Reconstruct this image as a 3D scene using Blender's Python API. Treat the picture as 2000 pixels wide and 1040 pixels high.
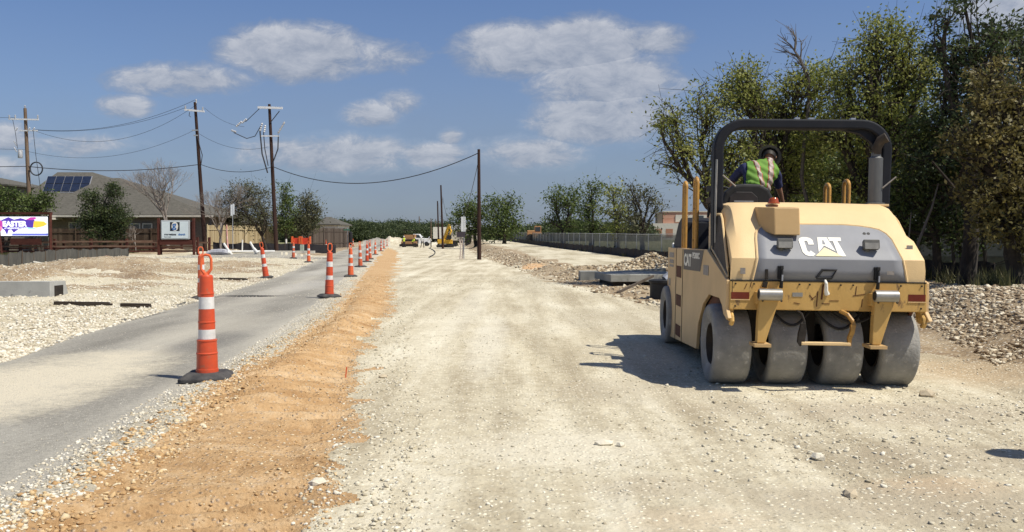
import bpy, bmesh, math, random
import numpy as np
from mathutils import Vector, Matrix, Euler
R = math.radians
for o in list(bpy.data.objects): bpy.data.objects.remove(o, do_unlink=True)
SC = bpy.context.scene
COL = SC.collection
random.seed(7); RNG = np.random.default_rng(7)

# ------------------------------------------------------------------ camera
F_PX, CAM_H = 1700.0, 1.5
PITCH = math.atan(55 / F_PX)
cam_d = bpy.data.cameras.new('camera'); cam = bpy.data.objects.new('camera', cam_d); COL.objects.link(cam)
cam.location = (0, 0, CAM_H); cam.rotation_euler = (math.pi / 2 - PITCH, 0, 0)
cam_d.sensor_width = 36; cam_d.lens = 36 * F_PX / 2000; cam_d.clip_end = 9000; cam_d.clip_start = 0.05
SC.camera = cam
SC.view_settings.view_transform = 'Standard'; SC.view_settings.look = 'None'
SC.view_settings.exposure = 0.12; SC.view_settings.gamma = 1

# ------------------------------------------------------------------ sun and sky
SUN_DIR = Vector((-0.55, 0.27, -1.0)).normalized()       # the way the light travels
sun_d = bpy.data.lights.new('sun', 'SUN'); sun = bpy.data.objects.new('sun', sun_d); COL.objects.link(sun)
sun_d.energy = 5.0; sun_d.angle = R(0.53); sun_d.color = (1.0, 0.94, 0.82)
sun.rotation_euler = SUN_DIR.to_track_quat('-Z', 'Y').to_euler(); sun.location = (10, -5, 30)
to_sun = -SUN_DIR
W = bpy.data.worlds.new('World'); SC.world = W; W.use_nodes = True
nt = W.node_tree; nt.nodes.clear()
def _n(t, **k):
    n = nt.nodes.new(t)
    for a, b in k.items(): setattr(n, a, b)
    return n
def _m(op, a, b=None, c=None, clamp=False):
    n = nt.nodes.new('ShaderNodeMath'); n.operation = op; n.use_clamp = clamp
    for i, v in enumerate((a, b, c)):
        if v is None: continue
        if isinstance(v, (int, float)): n.inputs[i].default_value = v
        else: nt.links.new(v, n.inputs[i])
    return n.outputs[0]
sky = _n('ShaderNodeTexSky', sky_type='NISHITA', sun_disc=False)
sky.sun_elevation = math.asin(to_sun.z); sky.sun_rotation = math.atan2(to_sun.x, to_sun.y)
sky.air_density = 1.0; sky.dust_density = 1.2; sky.ozone_density = 2.0; sky.altitude = 200
geo = _n('ShaderNodeTexCoord'); sep = _n('ShaderNodeSeparateXYZ'); nt.links.new(geo.outputs['Generated'], sep.inputs[0])
X_, Y_, Z_ = sep.outputs
yy = _m('MAXIMUM', Y_, 0.05)
U_ = _m('DIVIDE', X_, yy); V_ = _m('DIVIDE', Z_, yy)
comb = _n('ShaderNodeCombineXYZ'); nt.links.new(U_, comb.inputs[0]); nt.links.new(_m('MULTIPLY', V_, 1.9), comb.inputs[1])
def wnoise(scale, detail, rough=0.6, off=0.0, dist=0.0):
    n = _n('ShaderNodeTexNoise', noise_dimensions='3D'); n.inputs['Scale'].default_value = scale
    n.inputs['Detail'].default_value = detail; n.inputs['Roughness'].default_value = rough
    n.inputs['Distortion'].default_value = dist
    mp = _n('ShaderNodeMapping'); mp.inputs['Location'].default_value = (off, off * 1.7, off)
    nt.links.new(comb.outputs[0], mp.inputs[0]); nt.links.new(mp.outputs[0], n.inputs['Vector']); return n.outputs['Fac']
nA = wnoise(7, 7, 0.62, 3.1, 0.3); nB = wnoise(24, 7, 0.7, 8.2, 0.4); nC = wnoise(2.6, 5, 0.6, 1.7)
clouds = [(590,105,165,58,1.0),(735,112,95,34,.55),(1000,100,130,60,1.0),(1130,95,150,62,1.0),(1265,80,95,36,.75),(1190,160,165,70,.85),
          (1165,235,130,60,.85),(1230,215,110,60,.7),(360,160,140,36,.72),(255,212,62,26,.7),(730,225,66,28,.75),(785,205,46,26,.6),(650,300,205,40,.72),
          (560,292,110,30,.7),(845,305,85,28,.72),(1040,300,130,32,.5),(180,285,110,22,.42),(10,268,60,28,.5),(1960,25,120,75,.8),
          (880,266,26,20,.55),(0,330,120,20,.35),(1900,-60,200,40,.6),(300,-120,240,60,.7),(900,-200,300,70,.8)]
best = None; lit = None
for (cx, cy, rx, ry, w) in clouds:
    u0 = (cx - 1000) / F_PX; v0 = (465 - cy) / F_PX
    du = _m('DIVIDE', _m('SUBTRACT', U_, u0), rx / F_PX); dv = _m('DIVIDE', _m('SUBTRACT', V_, v0), ry / F_PX)
    q = _m('ADD', _m('MULTIPLY', du, du), _m('MULTIPLY', dv, dv))
    e = _m('MULTIPLY', _m('SUBTRACT', 1.0, q), w)
    if best is None: best = e; lit = dv
    else:
        gt = _m('GREATER_THAN', e, best)
        lit = _m('ADD', _m('MULTIPLY', gt, dv), _m('MULTIPLY', _m('SUBTRACT', 1.0, gt), lit))
        best = _m('MAXIMUM', e, best)
best = _m('MAXIMUM', best, -1.5)
noi = _m('ADD', _m('MULTIPLY', _m('SUBTRACT', nA, 0.5), 1.9), _m('MULTIPLY', _m('SUBTRACT', nB, 0.5), 1.4))
dens = _m('MULTIPLY', _m('ADD', _m('ADD', best, noi), 0.36), 1.15, clamp=True)
dens = _m('POWER', dens, 0.85)
# thin veil low in the sky
veil = _m('MULTIPLY', _m('SUBTRACT', 1.0, _m('DIVIDE', V_, 0.29)), _m('ADD', _m('MULTIPLY', nC, 1.5), 0.0), clamp=True)
dens_all = _m('MAXIMUM', _m('MULTIPLY', dens, 0.88), _m('MULTIPLY', veil, 0.92))
front = _m('GREATER_THAN', Y_, 0.05)
dens_all = _m('MULTIPLY', dens_all, front)
lum = _m('ADD', _m('MULTIPLY', lit, 0.22), _m('MULTIPLY', _m('SUBTRACT', nB, 0.45), 1.5))
lum = _m('ADD', lum, 0.38, clamp=True)
lum = _m('MULTIPLY', lum, _m('MULTIPLY', dens, dens))
ccol = _n('ShaderNodeMix', data_type='RGBA'); ccol.inputs[6].default_value = (0.21, 0.255, 0.345, 1); ccol.inputs[7].default_value = (0.60, 0.61, 0.645, 1)
nt.links.new(lum, ccol.inputs[0])
SKY_STRENGTH = 0.078
sk = _n('ShaderNodeVectorMath', operation='SCALE'); nt.links.new(sky.outputs[0], sk.inputs[0]); sk.inputs['Scale'].default_value = SKY_STRENGTH
tint = _n('ShaderNodeVectorMath', operation='MULTIPLY'); nt.links.new(sk.outputs[0], tint.inputs[0]); tint.inputs[1].default_value = (0.90, 1.0, 1.24)
mx = _n('ShaderNodeMix', data_type='RGBA'); nt.links.new(dens_all, mx.inputs[0]); nt.links.new(tint.outputs[0], mx.inputs[6]); nt.links.new(ccol.outputs[2], mx.inputs[7])
bg = _n('ShaderNodeBackground'); nt.links.new(mx.outputs[2], bg.inputs[0]); bg.inputs[1].default_value = 1.0
wo = _n('ShaderNodeOutputWorld'); nt.links.new(bg.outputs[0], wo.inputs[0])

# ------------------------------------------------------------------ pixel/ground helpers
def ray(px, py):
    x = (px - 1000) / F_PX; y = -(py - 520) / F_PX
    return Vector((x, math.cos(PITCH) + y * math.sin(PITCH), -math.sin(PITCH) + y * math.cos(PITCH)))
def gp(px, py, z=0.0):
    r = ray(px, py); t = (z - CAM_H) / r.z; return r.x * t, r.y * t
def at(px, py, d):
    r = ray(px, py); t = d / r.y; return Vector((r.x * t, d, CAM_H + r.z * t))

# ------------------------------------------------------------------ noise in numpy
def _h(ix, iy, s):
    n = (ix * 374761393 + iy * 668265263 + s * 974634777) & 0x7fffffff
    n = ((n ^ (n >> 13)) * 1274126177) & 0x7fffffff
    return ((n ^ (n >> 16)) & 0xffff) / 65535.0
def vn(x, y, s=0):
    x = np.asarray(x, float); y = np.asarray(y, float)
    ix = np.floor(x).astype(np.int64); iy = np.floor(y).astype(np.int64); fx = x - ix; fy = y - iy
    fx = fx * fx * (3 - 2 * fx); fy = fy * fy * (3 - 2 * fy)
    a = _h(ix, iy, s); b = _h(ix + 1, iy, s); c = _h(ix, iy + 1, s); d = _h(ix + 1, iy + 1, s)
    return (a + (b - a) * fx) + ((c + (d - c) * fx) - (a + (b - a) * fx)) * fy
def fbm(x, y, o=4, s=0):
    t = 0; a = 0.5; n = 0
    for k in range(o):
        t = t + a * vn(x * 2 ** k, y * 2 ** k, s + k * 17); n += a; a *= 0.5
    return t / n
def sst(t): t = np.clip(t, 0, 1); return t * t * (3 - 2 * t)

# ------------------------------------------------------------------ where each kind of ground lies (x as a function of y)
def mk(pts):
    p = sorted(pts, key=lambda q: q[1]); xs = np.array([q[0] for q in p]); ys = np.array([q[1] for q in p])
    return lambda y: np.interp(y, ys, xs)
RL = mk([(-6.2,-60),(-6.2,8),(-6.25,10.6),(-6.7,13.04),(-7.03,15.9),(-7.6,21.2),(-8.1,25.5),(-8.9,31.9),(-10.4,42.5),(-13.2,59),(-20,102),(-63,425),(-100,700)])
RR = mk([(-2.86,-60),(-2.86,4.81),(-2.97,5.75),(-3.14,7.57),(-3.24,8.85),(-3.32,10.8),(-3.6,13.75),(-4.2,18.9),(-4.7,22.15),(-6.3,34),(-9.4,56.7),(-15,95),(-44,319),(-70,480)])
OL = mk([(-2.6,-60),(-2.6,4.43),(-2.6,5.44),(-2.75,7.24),(-2.95,8.9),(-3.05,11.3),(-3.4,15.9),(-3.95,20.4),(-5.8,33),(-8.9,56.7),(-14.3,95),(-42,319),(-68,480)])
OR = mk([(-0.95,-60),(-0.99,4.39),(-1.16,5.44),(-1.27,7.14),(-1.6,9.2),(-1.95,11.3),(-2.35,16.4),(-2.76,20.4),(-4.2,30),(-7.4,56.7),(-12.6,95),(-25,170),(-60,480)])
BR = mk([(8,-60),(7.2,2),(6.2,8),(5.6,10.6),(4.9,13),(4.1,16),(3.3,18.9),(2.4,24),(1.5,30),(0,46.4),(-2.5,73),(-6,120),(-10,170),(-25,480)])
FENCE = mk([(13.5,22),(10.6,38),(8.6,50),(5.2,85),(0.2,150),(-6,260),(-20,480)])     # line of the chain-link fence on the right
MOUNDS = [(-16.5,28,3.0,1.3,.62),(-20,31.5,2.6,1.6,.5),(-13.2,30,1.6,1.0,.3),(-17.5,38,3.6,2.0,.55),(-14,43,3,2,.3),(-20.5,42,2.6,1.8,.45),(-12.2,37,2,1.6,.2),(-22.5,50,3,2.4,.3),
          (-20,70,3,1.6,.35),(-24,73,3,1.4,.45),(-17.5,74,2,1.2,.3),(-29,76,4,2,.4),
          (5.1,34,1.4,1.2,.42),(6.4,33.5,1.5,1.2,.42),(4.0,33,1.0,1.0,.2),(6.4,22,1.6,1.6,.24),(2.7,34,.7,1.4,.3),(1.9,38,.7,1.6,.25),
          (1.0,43,.9,1.0,.25),(-22,170,5,4,1.3),(-27,168,4,4,.9),(-16,185,4,4,.7),(-2,78,1.2,.8,.22),(8,16.5,1.6,1.6,.1)]
def T(x, y):
    x = np.asarray(x, float); y = np.asarray(y, float)
    z = np.zeros_like(x)
    br = BR(y)
    right = sst((x - br) / 2.2)
    z = z + right * np.clip((y - 24) / 20, 0, 1) * 0.22 + right * np.clip((y - 46) / 104, 0, 1) * 0.70
    s = (x - 5.4 - (y - 10.6) * 0.3)
    berm = .46 * sst(s / 1.8) * (1 - .35 * sst((y - 17.5) / 5)) * sst((y - 7) / 3) * (1 - sst((y - 30) / 14))
    z = z + berm
    left = sst((RL(y) - x) / 5)
    z = z + left * .14 * sst((y - 30) / 20)
    for (cx, cy, sx, sy, h) in MOUNDS:
        g = np.exp(-((x - cx) / sx) ** 2 - ((y - cy) / sy) ** 2)
        z = z + g * h * (0.65 + 0.7 * fbm(x * 1.3, y * 1.3, 3, 5))
    rough_l = sst((RL(y) - .3 - x) / 1.0); rough_r = sst((x - br) / 1.0) * sst((x - 2) / 4)
    near = 1 - sst((y - 60) / 60)
    z = z + (rough_l * .13 + rough_r * .09) * near * (fbm(x * 1.1, y * 1.1, 5, 11) - .5)
    z = z + s.clip(0, 1) * sst((y - 9) / 2) * near * .16 * (fbm(x * 2.6, y * 2.6, 4, 31) - .5)
    return z
def TF(x, y):
    """terrain height plus the small relief a grid near the camera can carry"""
    z = T(x, y)
    r = np.hypot(x, y); nf = 1 - sst((r - 16) / 25)
    ol, orr, rr, rl, br = OL(y), OR(y), RR(y), RL(y), BR(y)
    inor = sst((x - ol) / .25) * sst((orr - x) / .25)
    z = z - inor * .03 * nf + .13 * nf * sst((y - 5) / 4) * np.exp(-((x - ol - .5) / .38) ** 2) * (.5 + fbm(x * 1.1, y * .5, 3, 161))
    rip = np.sin((y * 1.0 - x * .42 + 0.35 * fbm(x * 1.5, y * 1.5, 2, 3)) * 2 * math.pi / .34)
    z = z + inor * nf * (.034 * rip * sst((vn(x * .9, y * .5, 9) - .3) / .3) + .05 * (fbm(x * 5, y * 5, 4, 21) - .5))
    bed = sst((x - orr) / .3)
    z = z + bed * nf * .022 * (fbm(x * 4, y * 4, 4, 41) - .5)
    tr = sst((x + .95) / .06) * sst((-.45 - x) / .06) * (y < 7.5) * (y > 0)
    z = z + tr * .006 * np.sin(y * 2 * math.pi / .085 + 1.5 * vn(x * 3, y * 3, 4))
    tr2 = sst((x + .35 - .02 * y) / .06) * sst((.25 - x) / .06) * (y < 6.5) * (y > 0)
    z = z + tr2 * .005 * np.sin(y * 2 * math.pi / .12 + x * 8)
    for k, (x0, sl, a) in enumerate([(1.2, -.16, .012), (2.0, -.1, .012), (.45, -.02, .008), (3.3, .12, .016), (4.4, .18, .016), (-.1, -.06, .007)]):
        dd = (x - x0 - sl * (y - 6)) / .16
        z = z - bed * nf * a * np.exp(-dd * dd) * (.4 + vn(x * 2, y * 2, 50 + k))
    sh = sst((x - rr + .05) / .15) * sst((ol + .1 - x) / .15)
    z = z + sh * nf * .05 * fbm(x * 9, y * 9, 3, 61)
    lf = sst((rl + .1 - x) / .25)
    z = z + lf * (nf * .06) * (fbm(x * 5, y * 5, 4, 71)) + lf * .02 * nf
    road = sst((x - rl) / .2) * sst((rr - x) / .2)
    z = z + road * nf * .006 * (fbm(x * 3, y * 3, 3, 81) - .5)
    return z
def tz(x, y): return float(TF(np.array([x]), np.array([y]))[0])
def on(px, py):
    """the point of the terrain that shows at this pixel"""
    z = 0
    for _ in range(6):
        x, y = gp(px, py, min(z, 1.2)); z = tz(x, y)
    return x, y, z
def atd(px, d):
    x = (px - 1000) / F_PX * d; return x, d, tz(x, d)

# ------------------------------------------------------------------ materials
MATS = {}
def mat(name, c1, c2=None, rough=.8, scale=4, detail=5, metal=0, bump=0, bscale=None, spec=.3, stretch=None, third=None, tscale=None, tw=.5, emis=None, trans=0, alpha=1):
    if name in MATS: return MATS[name]
    m = bpy.data.materials.new(name); m.use_nodes = True; n = m.node_tree; b = n.nodes['Principled BSDF']
    b.inputs['Roughness'].default_value = rough; b.inputs['Metallic'].default_value = metal
    b.inputs['Specular IOR Level'].default_value = spec
    tc = n.nodes.new('ShaderNodeTexCoord'); mp = n.nodes.new('ShaderNodeMapping'); n.links.new(tc.outputs['Object'], mp.inputs[0])
    if stretch: mp.inputs['Scale'].default_value = stretch
    col = None
    if c2 is None: c2 = tuple(v * .85 for v in c1)
    t = n.nodes.new('ShaderNodeTexNoise'); t.inputs['Scale'].default_value = scale; t.inputs['Detail'].default_value = detail; t.inputs['Roughness'].default_value = .65
    n.links.new(mp.outputs[0], t.inputs['Vector'])
    r = n.nodes.new('ShaderNodeValToRGB'); r.color_ramp.elements[0].position = .35; r.color_ramp.elements[1].position = .65
    r.color_ramp.elements[0].color = (*c1, 1); r.color_ramp.elements[1].color = (*c2, 1)
    n.links.new(t.outputs['Fac'], r.inputs[0]); col = r.outputs[0]
    if third:
        t2 = n.nodes.new('ShaderNodeTexNoise'); t2.inputs['Scale'].default_value = tscale or scale * 4; t2.inputs['Detail'].default_value = 6; t2.inputs['Roughness'].default_value = .7
        n.links.new(mp.outputs[0], t2.inputs['Vector'])
        r2 = n.nodes.new('ShaderNodeValToRGB'); r2.color_ramp.elements[0].position = tw; r2.color_ramp.elements[1].position = min(1, tw + .08)
        r2.color_ramp.elements[0].color = (0, 0, 0, 1); r2.color_ramp.elements[1].color = (1, 1, 1, 1); n.links.new(t2.outputs['Fac'], r2.inputs[0])
        mi = n.nodes.new('ShaderNodeMix'); mi.data_type = 'RGBA'; n.links.new(r2.outputs[0], mi.inputs[0]); n.links.new(col, mi.inputs[6]); mi.inputs[7].default_value = (*third, 1); col = mi.outputs[2]
    n.links.new(col, b.inputs['Base Color'])
    if emis: n.links.new(col, b.inputs['Emission Color']); b.inputs['Emission Strength'].default_value = emis
    if bump:
        t3 = n.nodes.new('ShaderNodeTexNoise'); t3.inputs['Scale'].default_value = bscale or scale * 3; t3.inputs['Detail'].default_value = 6
        n.links.new(mp.outputs[0], t3.inputs['Vector']); bp = n.nodes.new('ShaderNodeBump'); bp.inputs['Strength'].default_value = bump; bp.inputs['Distance'].default_value = .02
        n.links.new(t3.outputs['Fac'], bp.inputs['Height']); n.links.new(bp.outputs[0], b.inputs['Normal'])
    if alpha < 1: b.inputs['Alpha'].default_value = alpha
    if trans:
        tr = n.nodes.new('ShaderNodeBsdfTranslucent'); n.links.new(col, tr.inputs[0]); ms = n.nodes.new('ShaderNodeMixShader'); ms.inputs[0].default_value = trans
        out = n.nodes['Material Output']; n.links.new(b.outputs[0], ms.inputs[1]); n.links.new(tr.outputs[0], ms.inputs[2]); n.links.new(ms.outputs[0], out.inputs[0])
    MATS[name] = m; return m

def leafmat(name, c1, c2, c3):
    m = bpy.data.materials.new(name); m.use_nodes = True; n = m.node_tree; b = n.nodes['Principled BSDF']
    g = n.nodes.new('ShaderNodeNewGeometry'); r = n.nodes.new('ShaderNodeValToRGB')
    r.color_ramp.elements[0].color = (*c1, 1); r.color_ramp.elements[1].color = (*c3, 1); e = r.color_ramp.elements.new(.55); e.color = (*c2, 1)
    tc = n.nodes.new('ShaderNodeTexCoord'); t = n.nodes.new('ShaderNodeTexNoise'); t.inputs['Scale'].default_value = .9; t.inputs['Detail'].default_value = 3
    n.links.new(tc.outputs['Object'], t.inputs['Vector'])
    a = n.nodes.new('ShaderNodeMath'); a.operation = 'MULTIPLY_ADD'; n.links.new(g.outputs['Random Per Island'], a.inputs[0]); a.inputs[1].default_value = .55
    s = n.nodes.new('ShaderNodeMath'); s.operation = 'MULTIPLY_ADD'; n.links.new(t.outputs['Fac'], s.inputs[0]); s.inputs[1].default_value = 1.6; s.inputs[2].default_value = -.55
    n.links.new(s.outputs[0], a.inputs[2]); n.links.new(a.outputs[0], r.inputs[0]); n.links.new(r.outputs[0], b.inputs['Base Color'])
    b.inputs['Roughness'].default_value = .55; b.inputs['Specular IOR Level'].default_value = .35
    tr = n.nodes.new('ShaderNodeBsdfTranslucent'); n.links.new(r.outputs[0], tr.inputs[0]); ms = n.nodes.new('ShaderNodeMixShader'); ms.inputs[0].default_value = .4
    out = n.nodes['Material Output']; n.links.new(b.outputs[0], ms.inputs[1]); n.links.new(tr.outputs[0], ms.inputs[2]); n.links.new(ms.outputs[0], out.inputs[0])
    MATS[name] = m; return m

def groundmat(name, dark, mid, light, patch=.35, fine=9, peb=38, pebcol=None, pebw=.35, bump=.5, lat=None, extra=None, streak=None, lanes=None):
    """dirt: large patches, middling mottling and pebble-sized speckle"""
    m = bpy.data.materials.new(name); m.use_nodes = True; n = m.node_tree; b = n.nodes['Principled BSDF']
    b.inputs['Roughness'].default_value = .95; b.inputs['Specular IOR Level'].default_value = .1
    N = lambda t: n.nodes.new(t); L = n.links.new
    tc = N('ShaderNodeTexCoord'); mp = N('ShaderNodeMapping'); L(tc.outputs['Object'], mp.inputs[0])
    if streak: mp.inputs['Rotation'].default_value = (0, 0, streak[1]); mp.inputs['Scale'].default_value = (1, streak[0], 1)
    def no(scale, d, v=None, ro=.6):
        t = N('ShaderNodeTexNoise'); t.inputs['Scale'].default_value = scale; t.inputs['Detail'].default_value = d; t.inputs['Roughness'].default_value = ro
        L((v or mp.outputs[0]), t.inputs['Vector']); return t.outputs['Fac']
    def ma(op, a, bb, clamp=False):
        q = N('ShaderNodeMath'); q.operation = op; q.use_clamp = clamp
        for i, v in enumerate((a, bb)):
            if isinstance(v, (int, float)): q.inputs[i].default_value = v
            else: L(v, q.inputs[i])
        return q.outputs[0]
    f = ma('ADD', ma('MULTIPLY', no(patch, 5), .95), ma('MULTIPLY', no(fine, 6, tc.outputs['Object'], .7), .75))
    f = ma('SUBTRACT', f, .36)
    if lanes:
        mp2 = N('ShaderNodeMapping'); L(tc.outputs['Object'], mp2.inputs[0]); mp2.inputs['Rotation'].default_value = (0, 0, lanes[1]); mp2.inputs['Scale'].default_value = (1, lanes[0], 1)
        f = ma('ADD', f, ma('MULTIPLY', ma('SUBTRACT', no(lanes[2], 5, mp2.outputs[0], .62), .5), lanes[3]))
    if lat is not None:
        at_ = N('ShaderNodeAttribute'); at_.attribute_name = 'lat'; w = no(.22, 4)
        for (c, wd, amp) in lat:
            dd = ma('DIVIDE', ma('SUBTRACT', ma('ADD', at_.outputs['Fac'], ma('MULTIPLY', ma('SUBTRACT', w, .5), .22)), c), wd)
            f = ma('ADD', f, ma('MULTIPLY', ma('POWER', 2.718, ma('MULTIPLY', ma('MULTIPLY', dd, dd), -1.0)), amp))
    r = N('ShaderNodeValToRGB'); r.color_ramp.elements[0].position = .25; r.color_ramp.elements[0].color = (*dark, 1)
    r.color_ramp.elements[1].position = .78; r.color_ramp.elements[1].color = (*light, 1); e = r.color_ramp.elements.new(.5); e.color = (*mid, 1)
    L(f, r.inputs[0]); col = r.outputs[0]
    if extra:
        # spots of another soil: (x, y, rx, ry, colour, strength)
        sx = N('ShaderNodeSeparateXYZ'); L(tc.outputs['Object'], sx.inputs[0]); wn = ma('ADD', ma('MULTIPLY', no(1.3, 8, tc.outputs['Object'], .75), .62), ma('MULTIPLY', no(14, 5, tc.outputs['Object'], .7), .38))
        for (ex, ey, rx, ry, ec, es) in extra:
            a_ = ma('DIVIDE', ma('SUBTRACT', sx.outputs[0], ex), rx); b_ = ma('DIVIDE', ma('SUBTRACT', sx.outputs[1], ey), ry)
            q_ = ma('SUBTRACT', 1.0, ma('ADD', ma('MULTIPLY', a_, a_), ma('MULTIPLY', b_, b_)))
            k_ = ma('MULTIPLY', ma('MULTIPLY', ma('ADD', q_, ma('MULTIPLY', ma('SUBTRACT', wn, .5), 3.2)), 1.2, True), es, True)
            mi = N('ShaderNodeMix'); mi.data_type = 'RGBA'; L(k_, mi.inputs[0]); L(col, mi.inputs[6]); mi.inputs[7].default_value = (*ec, 1); col = mi.outputs[2]
    v = N('ShaderNodeTexVoronoi'); v.inputs['Scale'].default_value = peb; L(tc.outputs['Object'], v.inputs['Vector'])
    sv = N('ShaderNodeSeparateColor'); L(v.outputs['Color'], sv.inputs[0])
    k = ma('MULTIPLY', ma('GREATER_THAN', sv.outputs[0], 1 - pebw), ma('LESS_THAN', v.outputs['Distance'], .42))
    pc = pebcol or tuple(min(.85, c * 1.22) for c in light)
    mi = N('ShaderNodeMix'); mi.data_type = 'RGBA'; L(ma('MULTIPLY', k, .7), mi.inputs[0]); L(col, mi.inputs[6]); mi.inputs[7].default_value = (*pc, 1); col = mi.outputs[2]
    k2 = ma('MULTIPLY', ma('LESS_THAN', sv.outputs[1], .16), ma('LESS_THAN', v.outputs['Distance'], .35))
    mi = N('ShaderNodeMix'); mi.data_type = 'RGBA'; L(ma('MULTIPLY', k2, .6), mi.inputs[0]); L(col, mi.inputs[6]); mi.inputs[7].default_value = (*[c * .6 for c in dark], 1); col = mi.outputs[2]
    L(col, b.inputs['Base Color'])
    h = ma('ADD', ma('MULTIPLY', no(fine * 2.2, 8, tc.outputs['Object'], .75), 1.0), ma('MULTIPLY', ma('SUBTRACT', .5, v.outputs['Distance']), ma('ADD', ma('MULTIPLY', k, 1.2), .35)))
    bp = N('ShaderNodeBump'); bp.inputs['Strength'].default_value = bump; bp.inputs['Distance'].default_value = .03; L(h, bp.inputs['Height']); L(bp.outputs[0], b.inputs['Normal'])
    MATS[name] = m; return m

BEIGE = ((.39,.345,.255),(.50,.45,.335),(.62,.57,.45))
G_BED = groundmat('roadbed limestone', (.375,.32,.22),(.525,.468,.338),(.68,.63,.49), patch=.55, fine=7, peb=34, pebw=.22, bump=.6, streak=(.45, .2), lanes=(.08, .10, 1.9, 1.25),
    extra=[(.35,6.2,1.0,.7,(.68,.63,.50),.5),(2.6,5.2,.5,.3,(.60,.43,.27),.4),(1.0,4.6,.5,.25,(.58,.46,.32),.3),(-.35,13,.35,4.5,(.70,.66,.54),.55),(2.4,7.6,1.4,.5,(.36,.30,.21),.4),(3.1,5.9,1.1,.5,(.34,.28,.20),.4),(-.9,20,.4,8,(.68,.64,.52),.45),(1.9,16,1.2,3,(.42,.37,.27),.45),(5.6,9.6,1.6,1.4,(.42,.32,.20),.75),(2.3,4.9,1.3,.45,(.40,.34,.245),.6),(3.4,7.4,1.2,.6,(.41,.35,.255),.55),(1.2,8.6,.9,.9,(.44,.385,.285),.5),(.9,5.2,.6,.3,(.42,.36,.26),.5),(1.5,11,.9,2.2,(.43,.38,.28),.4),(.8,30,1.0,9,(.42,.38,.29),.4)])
G_ORANGE = groundmat('orange caliche', (.39,.23,.105),(.54,.352,.178),(.67,.50,.305), patch=.7, fine=8, peb=36, pebcol=(.68,.52,.36), pebw=.22, bump=1.0, streak=(3.0, -.4))
G_GRAVEL = groundmat('crushed white limestone', (.42,.36,.235),(.56,.50,.36),(.68,.62,.48), patch=.4, fine=11, peb=22, pebcol=(.80,.77,.68), pebw=.4, bump=1.0)
G_FINES = groundmat('pale roadside gravel', (.40,.35,.26),(.52,.47,.36),(.64,.60,.49), patch=.8, fine=14, peb=30, pebcol=(.76,.74,.68), pebw=.45, bump=1.0)
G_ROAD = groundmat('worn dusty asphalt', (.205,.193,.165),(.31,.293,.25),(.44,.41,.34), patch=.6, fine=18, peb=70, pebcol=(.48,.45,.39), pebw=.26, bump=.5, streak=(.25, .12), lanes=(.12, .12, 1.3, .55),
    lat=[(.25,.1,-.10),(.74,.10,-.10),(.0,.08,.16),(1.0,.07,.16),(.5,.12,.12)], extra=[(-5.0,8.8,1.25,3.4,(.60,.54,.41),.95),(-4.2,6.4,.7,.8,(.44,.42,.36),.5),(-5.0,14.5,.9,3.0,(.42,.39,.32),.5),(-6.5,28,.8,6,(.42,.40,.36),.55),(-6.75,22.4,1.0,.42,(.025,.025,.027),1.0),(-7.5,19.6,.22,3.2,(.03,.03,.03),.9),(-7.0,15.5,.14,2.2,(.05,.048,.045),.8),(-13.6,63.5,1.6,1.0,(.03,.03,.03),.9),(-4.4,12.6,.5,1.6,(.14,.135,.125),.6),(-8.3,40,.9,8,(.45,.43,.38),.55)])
G_DIRT = groundmat('brown stony dirt', (.20,.14,.085),(.34,.26,.165),(.50,.42,.29), patch=.6, fine=6, peb=18, pebcol=(.66,.61,.5), pebw=.35, bump=1.0, extra=[(1.0,41,.8,2.2,(.62,.38,.19),.9),(2.2,30,.8,3,(.20,.15,.10),.5)])
G_TRACK = groundmat('packed haul track', (.36,.31,.21),(.50,.45,.33),(.62,.57,.44), patch=.4, fine=3, peb=14, pebw=.2, bump=.8, lanes=(.12, -.05, .9, 1.3))
G_FIELD = groundmat('dry grass field', (.10,.11,.05),(.19,.19,.09),(.32,.28,.17), patch=.3, fine=4, peb=12, pebcol=(.35,.32,.2), pebw=.1, bump=.8)

M_BARK = mat('bark', (.030,.024,.019), (.065,.053,.042), .95, 9, bump=.8, stretch=(1,1,.3))
M_TWIG = mat('pale twig bark', (.20,.17,.145), (.30,.265,.235), .95, 9)
L_OAK = leafmat('live oak leaves', (.075,.10,.02), (.215,.24,.052), (.42,.42,.125))
L_JUNI = leafmat('dark juniper foliage', (.024,.04,.016), (.06,.085,.03), (.125,.15,.052))
L_CEDAR = leafmat('browning cedar foliage', (.065,.062,.02), (.18,.155,.05), (.31,.26,.10))
L_GREEN = leafmat('mid green leaves', (.035,.06,.016), (.10,.14,.036), (.19,.235,.07))
L_GREY = leafmat('grey olive leaves', (.055,.06,.032), (.12,.125,.062), (.20,.195,.11))
L_FAR = leafmat('far woodland leaves', (.03,.045,.02), (.075,.10,.038), (.14,.165,.065))

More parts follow.
